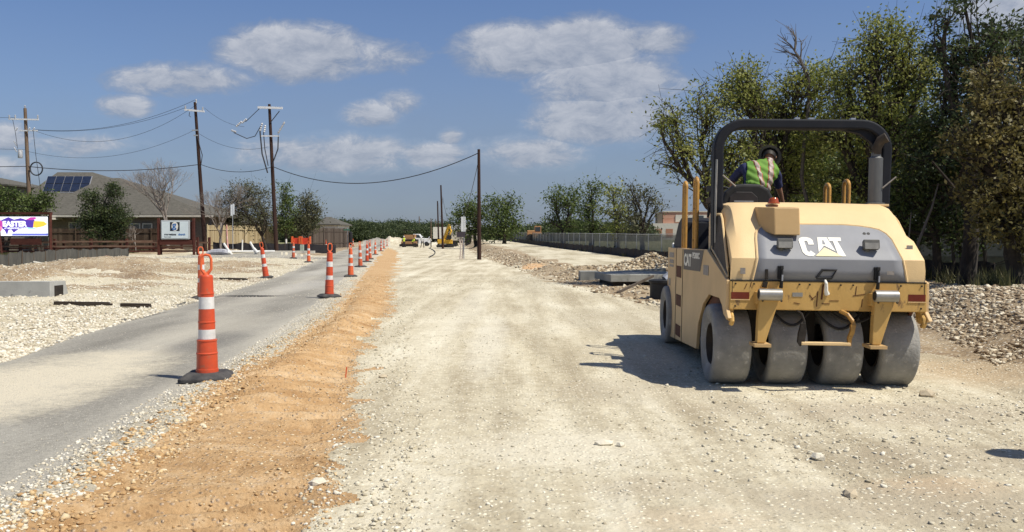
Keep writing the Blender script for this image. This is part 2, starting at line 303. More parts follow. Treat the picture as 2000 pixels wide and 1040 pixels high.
# ------------------------------------------------------------------ mesh building
class MB:
    def __init__(s): s.v = []; s.f = []; s.mi = []
    def add(s, vs, fs, mi=0):
        b = len(s.v); s.v += [tuple(v) for v in vs]; s.f += [tuple(i + b for i in f) for f in fs]; s.mi += [mi] * len(fs); return s
    def box(s, c, d, rot=None, mi=0, taper=None):
        hx, hy, hz = d[0] / 2, d[1] / 2, d[2] / 2; tx, ty = taper or (1, 1)
        p = [Vector((x * hx * (tx if z > 0 else 1), y * hy * (ty if z > 0 else 1), z * hz)) for z in (-1, 1) for y in (-1, 1) for x in (-1, 1)]
        if rot is not None:
            m = rot if isinstance(rot, Matrix) else Euler(rot).to_matrix(); p = [m @ q for q in p]
        c = Vector(c); return s.add([q + c for q in p], [(0,2,3,1),(4,5,7,6),(0,1,5,4),(2,6,7,3),(0,4,6,2),(1,3,7,5)], mi)
    def b2(s, x0, x1, y0, y1, z0, z1, mi=0): return s.box(((x0+x1)/2,(y0+y1)/2,(z0+z1)/2), (x1-x0, y1-y0, z1-z0), None, mi)
    def tube(s, pts, r, n=8, caps=True, mi=0):
        pts = [Vector(p) for p in pts]; rs = r if isinstance(r, (list, tuple)) else [r] * len(pts)
        vs = []; prev = None
        for i, p in enumerate(pts):
            d = (pts[min(i + 1, len(pts) - 1)] - pts[max(i - 1, 0)])
            if d.length < 1e-9: d = Vector((0, 0, 1))
            d.normalize()
            if prev is None:
                a = Vector((0, 0, 1)) if abs(d.z) < .9 else Vector((1, 0, 0)); u = d.cross(a).normalized()
            else: u = (prev - d * prev.dot(d)).normalized()
            prev = u; w = d.cross(u)
            for k in range(n):
                t = 2 * math.pi * k / n; vs.append(p + (u * math.cos(t) + w * math.sin(t)) * rs[i])
        fs = [(i*n+k, i*n+(k+1)%n, (i+1)*n+(k+1)%n, (i+1)*n+k) for i in range(len(pts)-1) for k in range(n)]
        if caps: fs += [tuple(range(n-1,-1,-1)), tuple((len(pts)-1)*n+k for k in range(n))]
        return s.add(vs, fs, mi)
    def lathe(s, prof, n=24, axis='z', c=(0,0,0), mi=0):
        vs = []
        for (r, h) in prof:
            for k in range(n):
                t = 2 * math.pi * k / n; a, b = r * math.cos(t), r * math.sin(t)
                vs.append({'z': (a, b, h), 'x': (h, a, b), 'y': (a, h, b)}[axis])
        c = Vector(c); vs = [Vector(v) + c for v in vs]
        fs = [(i*n+k, i*n+(k+1)%n, (i+1)*n+(k+1)%n, (i+1)*n+k) for i in range(len(prof)-1) for k in range(n)]
        return s.add(vs, fs, mi)
    def prism(s, poly, a0, a1, axis='x', mi=0):
        """poly: 2-D outline; extruded along axis from a0 to a1. axis x: (y,z); y: (x,z); z: (x,y)"""
        def p(q, a): return {'x': (a, q[0], q[1]), 'y': (q[0], a, q[1]), 'z': (q[0], q[1], a)}[axis]
        n = len(poly); vs = [p(q, a0) for q in poly] + [p(q, a1) for q in poly]
        return s.add(vs, [tuple(range(n-1,-1,-1)), tuple(range(n, 2*n))] + [(i, (i+1)%n, n+(i+1)%n, n+i) for i in range(n)], mi)
    def build(s, name, m, parent=None, smooth=False, bevel=0, seg=2, angle=40):
        me = bpy.data.meshes.new(name); me.from_pydata(s.v, [], s.f); me.update()
        bm = bmesh.new(); bm.from_mesh(me); bmesh.ops.recalc_face_normals(bm, faces=bm.faces); bm.to_mesh(me); bm.free()
        for q in (m if isinstance(m, (list, tuple)) else [m]): me.materials.append(q)
        if any(s.mi): me.polygons.foreach_set('material_index', s.mi)
        if smooth: me.shade_smooth() if False else me.polygons.foreach_set('use_smooth', [True] * len(me.polygons))
        o = bpy.data.objects.new(name, me); COL.objects.link(o)
        if parent: o.parent = parent
        if bevel:
            b = o.modifiers.new('bevel', 'BEVEL'); b.width = bevel; b.segments = seg; b.limit_method = 'ANGLE'; b.angle_limit = R(angle); b.harden_normals = False
        if smooth and not bevel: autos(me)
        return o
def autos(me, ang=38):
    bm = bmesh.new(); bm.from_mesh(me)
    for e in bm.edges:
        if len(e.link_faces) == 2 and e.link_faces[0].normal.angle(e.link_faces[1].normal, 0) > R(ang): e.smooth = False
    bm.to_mesh(me); bm.free()
def tag(o, label=None, cat=None, group=None, kind=None):
    if label: o['label'] = label
    if cat: o['category'] = cat
    if group: o['group'] = group
    if kind: o['kind'] = kind
    return o
def thing(name, label, cat, loc=(0,0,0), rz=0, group=None):
    o = bpy.data.objects.new(name, None); COL.objects.link(o); o.location = loc; o.rotation_euler = (0, 0, rz); o.empty_display_size = .2
    return tag(o, label, cat, group)
def copytree(o, parent=None):
    c = o.copy(); COL.objects.link(c)
    if parent: c.parent = parent
    for ch in list(o.children): copytree(ch, c)
    return c
def np_mesh(name, V, F, m, parent=None, smooth=False, nside=None):
    """V (n,3), F (k,nside) arrays"""
    me = bpy.data.meshes.new(name); F = np.asarray(F, np.int32); k, s = F.shape
    me.vertices.add(len(V)); me.vertices.foreach_set('co', np.asarray(V, np.float32).ravel())
    me.loops.add(k * s); me.loops.foreach_set('vertex_index', F.ravel())
    me.polygons.add(k); me.polygons.foreach_set('loop_start', np.arange(k, dtype=np.int32) * s)
    me.update(calc_edges=True); me.materials.append(m)
    if smooth: me.polygons.foreach_set('use_smooth', np.ones(k, bool))
    o = bpy.data.objects.new(name, me); COL.objects.link(o)
    if parent: o.parent = parent
    return o

# ------------------------------------------------------------------ the ground, one sheet cut into its kinds
def build_ground():
    rs = [0.25, .6, 1.1, 1.8, 2.6, 3.3]; r = 3.9
    while r < 45: rs.append(r); r *= 1.0055
    while r < 3500: rs.append(r); r *= 1.025
    rs.append(4000.); rs = np.array(rs)
    a_f = np.linspace(-R(34), R(34), 860); a_c = np.linspace(R(34), R(326), 74)[1:-1]
    an = np.concatenate([a_f, a_c]); nc = len(an); nr = len(rs)
    rr, aa = np.meshgrid(rs, an, indexing='ij')
    x = rr * np.sin(aa); y = rr * np.cos(aa); z = TF(x, y)
    z = z * (y > -40)
    V = np.stack([x, y, z], -1).reshape(-1, 3)
    i, j = np.meshgrid(np.arange(nr - 1), np.arange(nc), indexing='ij'); jn = (j + 1) % nc
    F = np.stack([i * nc + j, (i + 1) * nc + j, (i + 1) * nc + jn, i * nc + jn], -1).reshape(-1, 4)[:, ::-1]
    c = V[F].mean(1); cx, cy = c[:, 0], c[:, 1]
    j1 = (fbm(cx * 3.2, cy * 1.6, 4, 101) - .5); w = np.clip(cy, 3, 60) * .008 + .28
    rl = RL(cy) + j1 * w * .8; rr_ = RR(cy) + (fbm(cx * 3.5, cy * 3.5, 4, 103) - .5) * w * 1.1
    ol = OL(cy) + (fbm(cx * 2.5, cy * 2.5, 4, 107) - .5) * w * 1.6; orr = OR(cy) + (fbm(cx * 2, cy * 2, 4, 109) - .5) * w * 2.0
    br = BR(cy) + (fbm(cx * 1.2, cy * 1.2, 4, 111) - .5) * w * 3
    reg = np.full(len(F), 3)                                     # 3 roadbed
    reg[cx > br] = 4                                              # rough dirt
    trk = (cx > br + 2.5 + 2.2 * (fbm(cx * .25, cy * .12, 3, 151) - .5) + (fbm(cx * .8, cy * .8, 3, 113) - .5)) & (cy > 36) & (cx < FENCE(cy)); reg[trk] = 5
    s = cx - 5.4 - (cy - 10.6) * .3
    reg[(cy > 17.5) & (s > 2.2 + (fbm(cx, cy, 3, 119) - .5)) & (cx > 5)] = 6
    reg[(cx > FENCE(cy) + 1.0) & (cy > 24)] = 6
    reg[(cx < orr)] = 2; reg[cx < ol] = 7; reg[cx < rr_] = 1; reg[cx < rl] = 0
    side = (cy > 60 + j1 * 2) & (cy < 69 + j1 * 2) & (cx < rl + .5) & (cx > -25 - j1 * 3); reg[side] = 1
    mm = sum(np.exp(-((cx - a) / (b * 1.25)) ** 2 - ((cy + .6 - c_) / (d_ * 1.1)) ** 2) for a, c_, b, d_, _h2 in MOUNDS[:8]); dirt = (reg == 0) & (cy > 23) & (cy < 60) & ((fbm(cx * .22, cy * .35, 4, 131) > .64) | (mm * (.5 + fbm(cx * 1.1, cy * 1.6, 4, 133)) > .62)); reg[dirt] = 4
    reg[(reg == 0) & (cy > 72 + j1 * 4 + 0)] = 4
    far = (cy > 66) & (cx < RL(cy) - 34); reg[far] = 6
    reg[(cx < -34 - j1 * 4) & (cy > 20)] = 6
    reg[(cy > 200) & ((cx > BR(cy) + 6) | (cx < RL(cy) - 5))] = 6
    reg[(cy > 470)] = 6
    names = {0: ('gravel_lot', G_GRAVEL), 1: ('asphalt_road', G_ROAD), 2: ('dirt_strip', G_ORANGE), 3: ('graded_roadbed', G_BED), 4: ('rough_dirt', G_DIRT), 5: ('haul_track', G_TRACK), 6: ('grass_field', G_FIELD), 7: ('gravel_shoulder', G_FINES)}
    lab = {0: 'white crushed stone lot left of the road', 1: 'dusty grey asphalt lane', 2: 'orange dirt strip beside the lane', 3: 'pale graded roadbed under the roller', 4: 'brown stony dirt bank', 5: 'packed pale haul track by the fence', 6: 'dry grassy ground behind the fences', 7: 'thin pale gravel shoulder of the lane'}
    lat = (V[:, 0] - RL(V[:, 1])) / (RR(V[:, 1]) - RL(V[:, 1]))
    for k, (nm, m) in names.items():
        f = F[reg == k]
        if not len(f): continue
        used, inv = np.unique(f, return_inverse=True)
        o = np_mesh(nm, V[used], inv.reshape(f.shape), m, smooth=True); tag(o, lab[k], 'ground', kind='structure')
        if k == 1:
            at_ = o.data.attributes.new('lat', 'FLOAT', 'POINT'); at_.data.foreach_set('value', np.clip(lat[used], -1, 2).astype(np.float32))
build_ground()

# ------------------------------------------------------------------ loose stone
_t = (1 + 5 ** .5) / 2
ICO_V = np.array([(-1,_t,0),(1,_t,0),(-1,-_t,0),(1,-_t,0),(0,-1,_t),(0,1,_t),(0,-1,-_t),(0,1,-_t),(_t,0,-1),(_t,0,1),(-_t,0,-1),(-_t,0,1)]) / 1.9
ICO_F = np.array([(0,11,5),(0,5,1),(0,1,7),(0,7,10),(0,10,11),(1,5,9),(5,11,4),(11,10,2),(10,7,6),(7,1,8),(3,9,4),(3,4,2),(3,2,6),(3,6,8),(3,8,9),(4,9,5),(2,4,11),(6,2,10),(8,6,7),(9,8,1)])
def stones(name, P, S, m, label, cat='stones', flat=.62, sink=.25, kind='stuff', group=None):
    n = len(P); V = np.repeat(ICO_V[None], n, 0) * (1 + (RNG.random((n, 12, 1)) - .5) * .9) + (RNG.random((n, 12, 3)) - .5) * .35; S = S * .62
    sc = S[:, None] * np.stack([.75 + RNG.random(n) * .6, .75 + RNG.random(n) * .5, flat * (.7 + RNG.random(n) * .6)], -1); V = V * sc[:, None, :]
    a = RNG.random(n) * 6.28; ca, sa = np.cos(a)[:, None], np.sin(a)[:, None]; tl = (RNG.random((n, 1)) - .5) * .9
    x, y, z = V[..., 0], V[..., 1], V[..., 2]; y, z = y * np.cos(tl) - z * np.sin(tl), y * np.sin(tl) + z * np.cos(tl)
    V = np.stack([x * ca - y * sa, x * sa + y * ca, z], -1) + P[:, None, :]; V[..., 2] += (S * flat * (.5 - sink))[:, None]
    F = (ICO_F[None] + (np.arange(n) * 12)[:, None, None]).reshape(-1, 3)
    o = np_mesh(name, V.reshape(-1, 3), F, m); return tag(o, label, cat, group, kind)
def islandmat(name, cols, rough=.95):
    m = bpy.data.materials.new(name); m.use_nodes = True; n = m.node_tree; b = n.nodes['Principled BSDF']; b.inputs['Roughness'].default_value = rough; b.inputs['Specular IOR Level'].default_value = .15
    g = n.nodes.new('ShaderNodeNewGeometry'); r = n.nodes.new('ShaderNodeValToRGB'); cr = r.color_ramp
    cr.elements[0].color = (*cols[0], 1); cr.elements[1].color = (*cols[-1], 1)
    for i, c in enumerate(cols[1:-1]): e = cr.elements.new((i + 1) / (len(cols) - 1)); e.color = (*c, 1)
    n.links.new(g.outputs['Random Per Island'], r.inputs[0]); n.links.new(r.outputs[0], b.inputs['Base Color'])
    tc = n.nodes.new('ShaderNodeTexCoord'); t = n.nodes.new('ShaderNodeTexNoise'); t.inputs['Scale'].default_value = 60; n.links.new(tc.outputs['Object'], t.inputs['Vector'])
    bp = n.nodes.new('ShaderNodeBump'); bp.inputs['Strength'].default_value = .5; bp.inputs['Distance'].default_value = .01; n.links.new(t.outputs['Fac'], bp.inputs['Height']); n.links.new(bp.outputs[0], b.inputs['Normal'])
    return m
S_WHITE = islandmat('white limestone chips', [(.40,.34,.24),(.56,.50,.38),(.66,.61,.49),(.73,.69,.59)])
S_BEIGE = islandmat('beige limestone chips', [(.36,.31,.22),(.48,.43,.315),(.59,.54,.415),(.70,.66,.55)])
S_ORANGE = islandmat('orange caliche clods', [(.35,.21,.095),(.50,.33,.16),(.60,.45,.25),(.64,.56,.40)])
S_BROWN = islandmat('dirty rubble stone', [(.17,.12,.075),(.30,.23,.15),(.44,.36,.245),(.56,.49,.36),(.66,.60,.47)])
def scatter(n, x0f, x1f, y0, y1, smin, smax, clump=None, power=2.6):
    y = np.exp(RNG.uniform(math.log(y0), math.log(y1), n)); x = x0f(y) + (x1f(y) - x0f(y)) * RNG.random(n)
    if clump is not None:
        k = fbm(x * clump[0], y * clump[0], 3, clump[2]) > clump[1] + (RNG.random(n) - .5) * .2; x, y = x[k], y[k]
    S = smin + (smax - smin) * RNG.random(len(x)) ** power; S = np.maximum(S, y * .0007)
    return np.stack([x, y, TF(x, y)], -1), S
C = lambda v: (lambda y: np.full_like(y, v))
P1, S1 = scatter(24000, lambda y: OR(y) - .05, lambda y: np.minimum(BR(y), y * .62 + .2), 4, 34, .003, .022, (1.3, .44, 201), 4.5)
P2, S2 = scatter(4200, lambda y: np.maximum(OR(y), 1.2 + 0*y), lambda y: y * .62 + .3, 4.2, 11, .006, .036, (.9, .5, 202), 4)
P3, S3 = scatter(2600, lambda y: OR(y) - .15, lambda y: OR(y) + .55, 4, 22, .006, .032, None, 2.5)
stones('loose_gravel', np.concatenate([P1, P2, P3]), np.concatenate([S1, S2, S3]), S_BEIGE, 'loose chips and small stones over the pale roadbed', 'gravel')
P1, S1 = scatter(9000, lambda y: OL(y) - .05, lambda y: OR(y) + .1, 4, 34, .005, .022, (1.4, .46, 203), 3)
P2, S2 = scatter(3800, lambda y: OL(y) - .22, lambda y: OL(y) + .35, 4, 24, .008, .036, None, 2.2)
stones('caliche_clods', np.concatenate([P1, P2]), np.concatenate([S1, S2]), S_ORANGE, 'orange clods and crumbs lying on the dirt strip', 'gravel')
P1, S1 = scatter(9000, lambda y: RR(y) - .18, lambda y: OL(y) + .08, 4, 40, .005, .026, None, 2.2)
P2, S2 = scatter(2200, lambda y: RL(y) + .1, lambda y: RR(y), 5, 30, .003, .012, (1.1, .52, 205), 3)
stones('shoulder_gravel', np.concatenate([P1, P2]), np.concatenate([S1, S2]), S_WHITE, 'pale chips along the edge of the asphalt', 'gravel')
P1, S1 = scatter(42000, lambda y: -y * .62 - .6, lambda y: RL(y) + .12, 8.6, 68, .012, .06, (1.0, .36, 206), 2.2)
S1 = S1 * 1.0
P2, S2 = scatter(5000, lambda y: RL(y) - .6, lambda y: RL(y) + .12, 9, 45, .012, .05, None, 2)
stones('crushed_stone', np.concatenate([P1, P2]), np.concatenate([S1, S2]), S_WHITE, 'white crushed stone covering the lot left of the lane', 'gravel')
P1, S1 = scatter(20000, lambda y: 5.75 + (y - 10.6) * .3, lambda y: y * .66 + 1, 9.9, 22, .010, .075, (.8, .25, 207), 3.6)
stones('berm_rubble', P1, S1, S_BROWN, 'broken stone heaped on the bank right of the roller', 'rubble')
P1, S1 = scatter(9000, lambda y: BR(y) - .2, lambda y: np.minimum(FENCE(y) - .3, BR(y) + 7.5), 15, 40, .02, .11, (.9, .38, 208), 3.0)
P2, S2 = scatter(4200, lambda y: 0 * y + 3.2, lambda y: 0 * y + 7.6, 31.5, 35.2, .04, .13, None, 2.0)
P3, S3 = scatter(1500, lambda y: BR(y) - .3, lambda y: BR(y) + 2, 38, 90, .03, .14, None, 2.2)
stones('excavation_rubble', np.concatenate([P1, P2, P3]), np.concatenate([S1, S2, S3]), S_BROWN, 'brown and white rubble round the concrete inlet slabs', 'rubble')

# ------------------------------------------------------------------ trees
def crown_leaves(pts, size, spread, per, flat=.75):
    """pts (k,3) clump centres -> leaf quads"""
    k = len(pts); n = k * per
    c = np.repeat(pts, per, 0) + RNG.normal(0, 1, (n, 3)) * spread * np.array([1, 1, flat]) * np.repeat(.6 + RNG.random((k, 1)) * .8, per, 0)
    a = RNG.normal(0, 1, (n, 3)); a /= np.linalg.norm(a, axis=1)[:, None]
    b = RNG.normal(0, 1, (n, 3)); b -= a * (a * b).sum(1)[:, None]; b /= np.linalg.norm(b, axis=1)[:, None]
    s = (size * (.6 + .8 * RNG.random(n)))[:, None]
    V = np.stack([c - a * s, c + b * s * .5, c + a * s, c - b * s * .5], 1).reshape(-1, 3)
    F = np.arange(n * 4).reshape(-1, 4); return V, F
def limb(mb, p0, p1, r0, r1, rs, sag=.12, n=5, seg=4):
    p0, p1 = Vector(p0), Vector(p1); L = (p1 - p0).length; pts = [p0]; k = Vector((rs.uniform(-1, 1), rs.uniform(-1, 1), rs.uniform(-.3, .9))) * L * sag
    for i in range(1, seg + 1):
        t = i / seg; q = p0.lerp(p1, t) + k * math.sin(t * math.pi) + Vector((rs.uniform(-1, 1), rs.uniform(-1, 1), rs.uniform(-1, 1))) * L * .035 * (i < seg); pts.append(q)
    mb.tube(pts, [r0 + (r1 - r0) * i / seg for i in range(seg + 1)], n, caps=False); return pts
def tree(name, label, group, base, blobs, leaf, bark=None, tr=.2, size=.07, spread=.22, dens=9, per=26, twigs=True, seed=1, fork=.35, stems=1, twig_out=0, cat='tree'):
    """base: world point; blobs: (x, y, z, rx, ry, rz) in world; dens: clumps per cubic metre (surface-weighted)"""
    global RNG
    rs = random.Random(seed); RNG = np.random.default_rng(seed)
    bark = bark or M_BARK
    root = thing(name, label, cat, base, 0, group); B = Vector(base); mb = MB()
    bl = [(Vector((b[0], b[1], b[2])) - B, Vector(b[3:6])) for b in blobs]
    top = max(q.z for q, _ in bl); cx = sum((q for q, _ in bl), Vector()) / len(bl)
    allp = []
    forks = []
    for s in range(stems):
        off = Vector((rs.uniform(-1, 1), rs.uniform(-1, 1), 0)) * tr * 1.6 * (stems > 1)
        fp = Vector((cx.x * .25 + off.x * 2, cx.y * .25 + off.y * 2, max(.4, top * fork * rs.uniform(.85, 1.15)))); forks.append(fp)
        mb.tube([off + Vector((0, 0, -.3)), off, off + Vector((0, 0, .15)), off.lerp(fp, .5) + Vector((rs.uniform(-.1, .1), rs.uniform(-.1, .1), 0)), fp], [tr * 1.4, tr * 1.25, tr, tr * .9, tr * .8], 9, caps=False)
    for bi, (q, rd) in enumerate(bl):
        fp = forks[bi % stems]; main = limb(mb, fp, q, tr * .62, tr * .2, rs, .14, 6, 6)
        vol = rd.x * rd.y * rd.z * 4.19; k = max(4, int(vol ** .8 * dens)); pts = []
        for i in range(k):
            d = Vector((rs.gauss(0, 1), rs.gauss(0, 1), rs.gauss(0, 1))).normalized(); rr = rs.random() ** .42
            pts.append(q + Vector((d.x * rd.x, d.y * rd.y, d.z * rd.z)) * rr)
        ntw = min(len(pts), 26 if twigs else 6)
        for i in range(ntw):
            p = pts[i]; st = main[rs.randint(3, 6)]; l = limb(mb, st, p, tr * .16, .008, rs, .15, 4, 3)
            for _ in range(2 if twigs else 0):
                e = p + Vector((rs.gauss(0, 1), rs.gauss(0, 1), rs.gauss(0, .8))) * spread * 2.2; limb(mb, l[2], e, .012, .004, rs, .1, 3, 2)
        for i in range(twig_out):
            d = Vector((rs.gauss(0, 1), rs.gauss(0, 1), abs(rs.gauss(0, .8)))).normalized(); e = q + Vector((d.x * rd.x, d.y * rd.y, d.z * rd.z)) * rs.uniform(1, 1.25); limb(mb, rs.choice(pts), e, .012, .004, rs, .1, 3, 3)
        allp += pts
    mb.build('trunk', bark, root, smooth=True)
    P = np.array([tuple(p) for p in allp]); V, F = crown_leaves(P, size, spread, per)
    np_mesh('crown', V, F, leaf, root)
    return root
def px_blobs(d, lst):
    """(px, py, rx, ry, depth offset, depth radius) in the photo's pixels at depth d -> world ellipsoids"""
    out = []
    for (px, py, rx, ry, dd, dr) in lst:
        p = at(px, py, d + dd); k = (d + dd) / F_PX; out.append((p.x, p.y, p.z, rx * k, dr, ry * k))
    return out
def bare_tree(name, label, base, h, spread, group=None, seed=3, levels=6, up=.55, tr=.11, m=None, leafm=None, cat='tree'):
    rs = random.Random(seed); root = thing(name, label, cat, base, 0, group); mb = MB(); tips = []
    def grow(p, d, L, r, lv):
        e = p + d * L; mid = p.lerp(e, .5) + Vector((rs.gauss(0, 1), rs.gauss(0, 1), 0)) * L * .06
        mb.tube([p, mid, e], [r, r * .85, r * .68], 6 if lv > 3 else 3, caps=False)
        if lv == 0: tips.append(tuple(e)); return
        for k in range(3 if lv >= levels - 1 or rs.random() < .42 else 2):
            nd = (d + Vector((rs.gauss(0, 1), rs.gauss(0, 1), rs.gauss(0, .5))) * spread + Vector((0, 0, up * .25))).normalized(); grow(e, nd, L * rs.uniform(.68, .88), r * .62, lv - 1)
    grow(Vector((0, 0, -.2)), Vector((rs.uniform(-.05, .05), 0, 1)).normalized(), h * .25, tr, levels)
    top = max(v[2] for v in mb.v); k = h / top; mb.v = [(v[0] * k, v[1] * k, v[2] * k) for v in mb.v]
    mb.build('trunk', m or M_TWIG, root, smooth=True)
    if leafm:
        V, F = crown_leaves(np.array(tips) * k, .045, .16, 5); np_mesh('crown', V, F, leafm, root)
    return root

# --- right-hand wood, near
GR = 'trees behind the roller'
def gb(px, d): x = (px - 1000) / F_PX * d; return (x, d, float(T(np.array([x]), np.array([d]))[0]))
tree('oak_tree', 'leafy live oak with thin twiggy left edge behind the black roll bar', GR, gb(1440, 27),
     px_blobs(27, [(1320,235,34,48,0,1.0),(1345,295,42,40,0,1.1),(1380,215,48,45,.3,1.3),(1310,325,36,18,0,.7),(1425,290,55,60,.5,1.6),(1400,360,45,38,0,1.2),(1290,250,18,30,0,.5),(1450,200,50,40,1,1.4)]),
     L_OAK, tr=.17, size=.052, spread=.23, dens=9.5, per=48, seed=11, fork=.3, stems=2, twig_out=16)
tree('oak_tree', 'live oak with a bare dead branch rising above the roller', GR, gb(1540, 29),
     px_blobs(28, [(1450,135,32,34,0,1.0),(1470,190,48,40,0,1.5),(1530,215,55,45,.5,1.6),(1560,165,50,35,0,1.5),(1605,160,42,34,.5,1.3),(1500,290,70,55,.6,1.8),(1600,260,65,60,1,1.8),(1550,350,80,45,1,1.6),(1440,165,25,30,0,.8)]),
     L_OAK, tr=.19, size=.055, spread=.24, dens=10, per=54, seed=12, fork=.3, stems=2, twig_out=5)
tree('oak_tree', 'tallest green live oak right of the dead branch', GR, gb(1700, 26),
     px_blobs(26, [(1715,60,36,32,0,1.0),(1750,85,45,42,0,1.3),(1705,120,50,50,0,1.5),(1780,140,52,50,.3,1.5),(1660,165,40,42,0,1.2),(1690,220,70,50,0,1.8),(1770,230,70,60,.5,1.8),(1640,270,60,50,0,1.5),(1730,310,80,55,.4,1.6),(1810,110,26,40,.3,.9),(1660,360,60,45,.5,1.4)]),
     L_OAK, tr=.19, size=.055, spread=.24, dens=10, per=54, seed=13, fork=.3, twig_out=4)
tree('juniper_tree', 'tall dark juniper with knobbly top at the upper right corner', GR, gb(1892, 22.5),
     px_blobs(23.5, [(1850,40,26,36,0,.8),(1885,18,20,30,0,.7),(1868,95,42,40,0,1.1),(1925,50,30,38,.3,.8),(1910,100,50,40,0,1.3),(1960,85,38,45,.4,1.0),(1860,170,50,50,0,1.4),(1935,180,60,60,.3,1.4),(1850,250,60,55,0,1.5),(1820,330,60,55,.3,1.4),(1900,300,60,70,.5,1.5),(1840,400,55,45,.5,1.1),(1900,400,60,45,.6,1.1)]),
     L_JUNI, tr=.19, size=.06, spread=.17, dens=15, per=34, seed=14, fork=.42, twig_out=3)
tree('cedar_tree', 'browning olive cedar with drooping sprays at the right edge', GR, gb(1990, 20),
     px_blobs(20, [(1935,150,34,40,0,.8),(1925,215,48,48,0,1.1),(1965,190,40,60,.2,1.0),(1900,275,40,45,0,1.0),(1945,300,62,55,0,1.3),(1990,260,45,70,.2,1.1),(1925,375,55,48,0,1.2),(1985,385,55,60,0,1.3),(1950,445,50,38,0,1.1),(2000,480,40,45,0,1.0),(2060,330,60,110,0,1.3)]),
     L_CEDAR, tr=.2, size=.055, spread=.15, dens=20, per=34, seed=15, fork=.3, twig_out=8)
tree('juniper_tree', 'shadowy juniper filling the gap behind the right side of the roller', GR, gb(1775, 27),
     px_blobs(26, [(1740,400,60,50,0,1.3),(1790,350,60,50,0,1.4),(1780,440,55,38,0,1.1),(1700,440,60,30,.5,1.0),(1830,460,50,28,.6,.9),(1850,340,60,50,1,1.3)]),
     L_JUNI, tr=.13, size=.065, spread=.19, dens=13, per=28, seed=16, fork=.3)
tree('oak_tree', 'leafy oak seen low through the roll bar opening', GR, gb(1600, 33),
     px_blobs(32, [(1450,350,60,50,0,1.5),(1540,400,70,40,0,1.5),(1620,380,70,50,0,1.5),(1690,300,70,60,0,1.6),(1560,310,70,50,0,1.6),(1760,180,60,70,0,1.5)]),
     L_GREEN, tr=.14, size=.085, spread=.3, dens=7, per=32, seed=17, fork=.3)
tree('juniper_tree', 'dark juniper peeking in beside the top right corner', GR, gb(2040, 27),
     px_blobs(27, [(1995,110,34,60,0,1.0),(2010,200,50,70,0,1.3),(2040,60,50,60,0,1.0),(1990,300,60,60,0,1.3),(1990,420,60,60,0,1.3)]),
     L_JUNI, tr=.2, size=.065, spread=.18, dens=13, per=30, seed=18, fork=.4)
tree('oak_tree', 'sunlit low oak boughs filling the wood right of the exhaust stack', GR, gb(1830, 24.5),
     px_blobs(24.5, [(1790,270,60,45,0,1.1),(1850,330,55,45,0,1.1),(1780,370,60,45,0,1.1),(1840,420,60,38,0,1.0),(1760,440,45,34,0,.9),(1900,430,40,36,.3,.8)]),
     L_GREEN, tr=.13, size=.052, spread=.22, dens=9, per=44, seed=21, fork=.3)
# saplings and slim trunks under the crowns
for k, (px, d, top, ll) in enumerate([(1858, 23.8, 470, 'slim dark sapling left of the thick juniper trunk'), (1872, 24.5, 478, 'thin sapling just left of the thick juniper trunk'), (1918, 23.4, 470, 'thin sapling right of the thick juniper trunk')]):
    b = gb(px, d); tp = at(px + 3, top, d)
    tree('sapling', ll, 'saplings under the right-hand trees', b, [(tp.x, tp.y, tp.z, .42, .4, .38), (tp.x + .15, tp.y, tp.z + .5, .4, .4, .35)], L_GREEN, tr=.055, size=.05, spread=.14, dens=24, per=22, seed=30 + k, fork=.75, twigs=True)
b = gb(1895, 21.9)
tz_ = thing('juniper_bole', 'thick dark leaning trunk standing behind the rock bank', 'tree', b, 0, GR)
_m1 = MB(); _m1.tube([(-.1,0,-.3),(-.1,0,.1),(0,0,.9),(.06,.1,1.9),(.1,.2,3.2),(.3,.3,4.4)], [.24,.21,.175,.16,.13,.05], 10, caps=False)
_m1.tube([(.05,.1,1.6),(.5,.2,2.2),(1.1,.3,2.7)], [.07,.05,.02], 6, caps=False); _m1.tube([(.06,.1,1.8),(-.4,.2,2.5),(-.9,.2,3.1)], [.07,.05,.02], 6, caps=False)
_m1.build('trunk', mat('dark bark', (.022,.017,.014), (.05,.04,.032), .95, 8, bump=.8, stretch=(1,1,.3)), tz_, smooth=True)
b = gb(1778, 21)
_m1 = MB(); tz_ = thing('leaning_trunk', 'pale leaning forked trunk just right of the roller', 'tree', b, 0, GR)
_m1.tube([(0,0,-.3),(.05,0,.4),(.25,.1,1.2),(.6,.2,2.0),(.8,.3,2.6)], [.05,.045,.035,.025,.012], 7, caps=False); _m1.tube([(.05,0,.5),(.0,.1,1.2),(.1,.2,1.9)], [.03,.02,.01], 6, caps=False)
_m1.build('trunk', mat('mid brown bark', (.09,.075,.06), (.14,.12,.10), .95, 9), tz_, smooth=True)
# dead top branch of the second oak, a snag of its own
b = gb(1575, 27.5); sn = thing('dead_snag', 'bare grey dead branch sticking out of the oak crown', 'dead tree', b, 0, GR); _m1 = MB(); rs = random.Random(4)
def at_l(px, py, d): return at(px, py, d) - Vector(b)
_l = limb(_m1, (0, 0, -.2), at_l(1580, 200, 27.5), .07, .05, rs, .05, 6, 5); _l = limb(_m1, _l[-1], at_l(1552, 100, 27.5), .06, .03, rs, .1, 5, 5)
for (q, e) in [(5,(1545,55)),(5,(1518,68)),(4,(1512,95)),(4,(1560,75)),(3,(1530,98)),(3,(1575,130)),(2,(1548,120)),(5,(1535,50)),(5,(1527,82))]:
    l2 = limb(_m1, _l[q], at_l(*e, 27.5), .028, .009, rs, .15, 4, 4)
    for _ in range(4): limb(_m1, l2[rs.randint(1, 3)], at_l(e[0] + rs.uniform(-22, 22), e[1] + rs.uniform(-16, 12), 27.5), .012, .005, rs, .15, 3, 3)
_m1.build('trunk', mat('grey dead wood', (.10,.085,.07), (.17,.15,.125), .95, 9), sn, smooth=True)

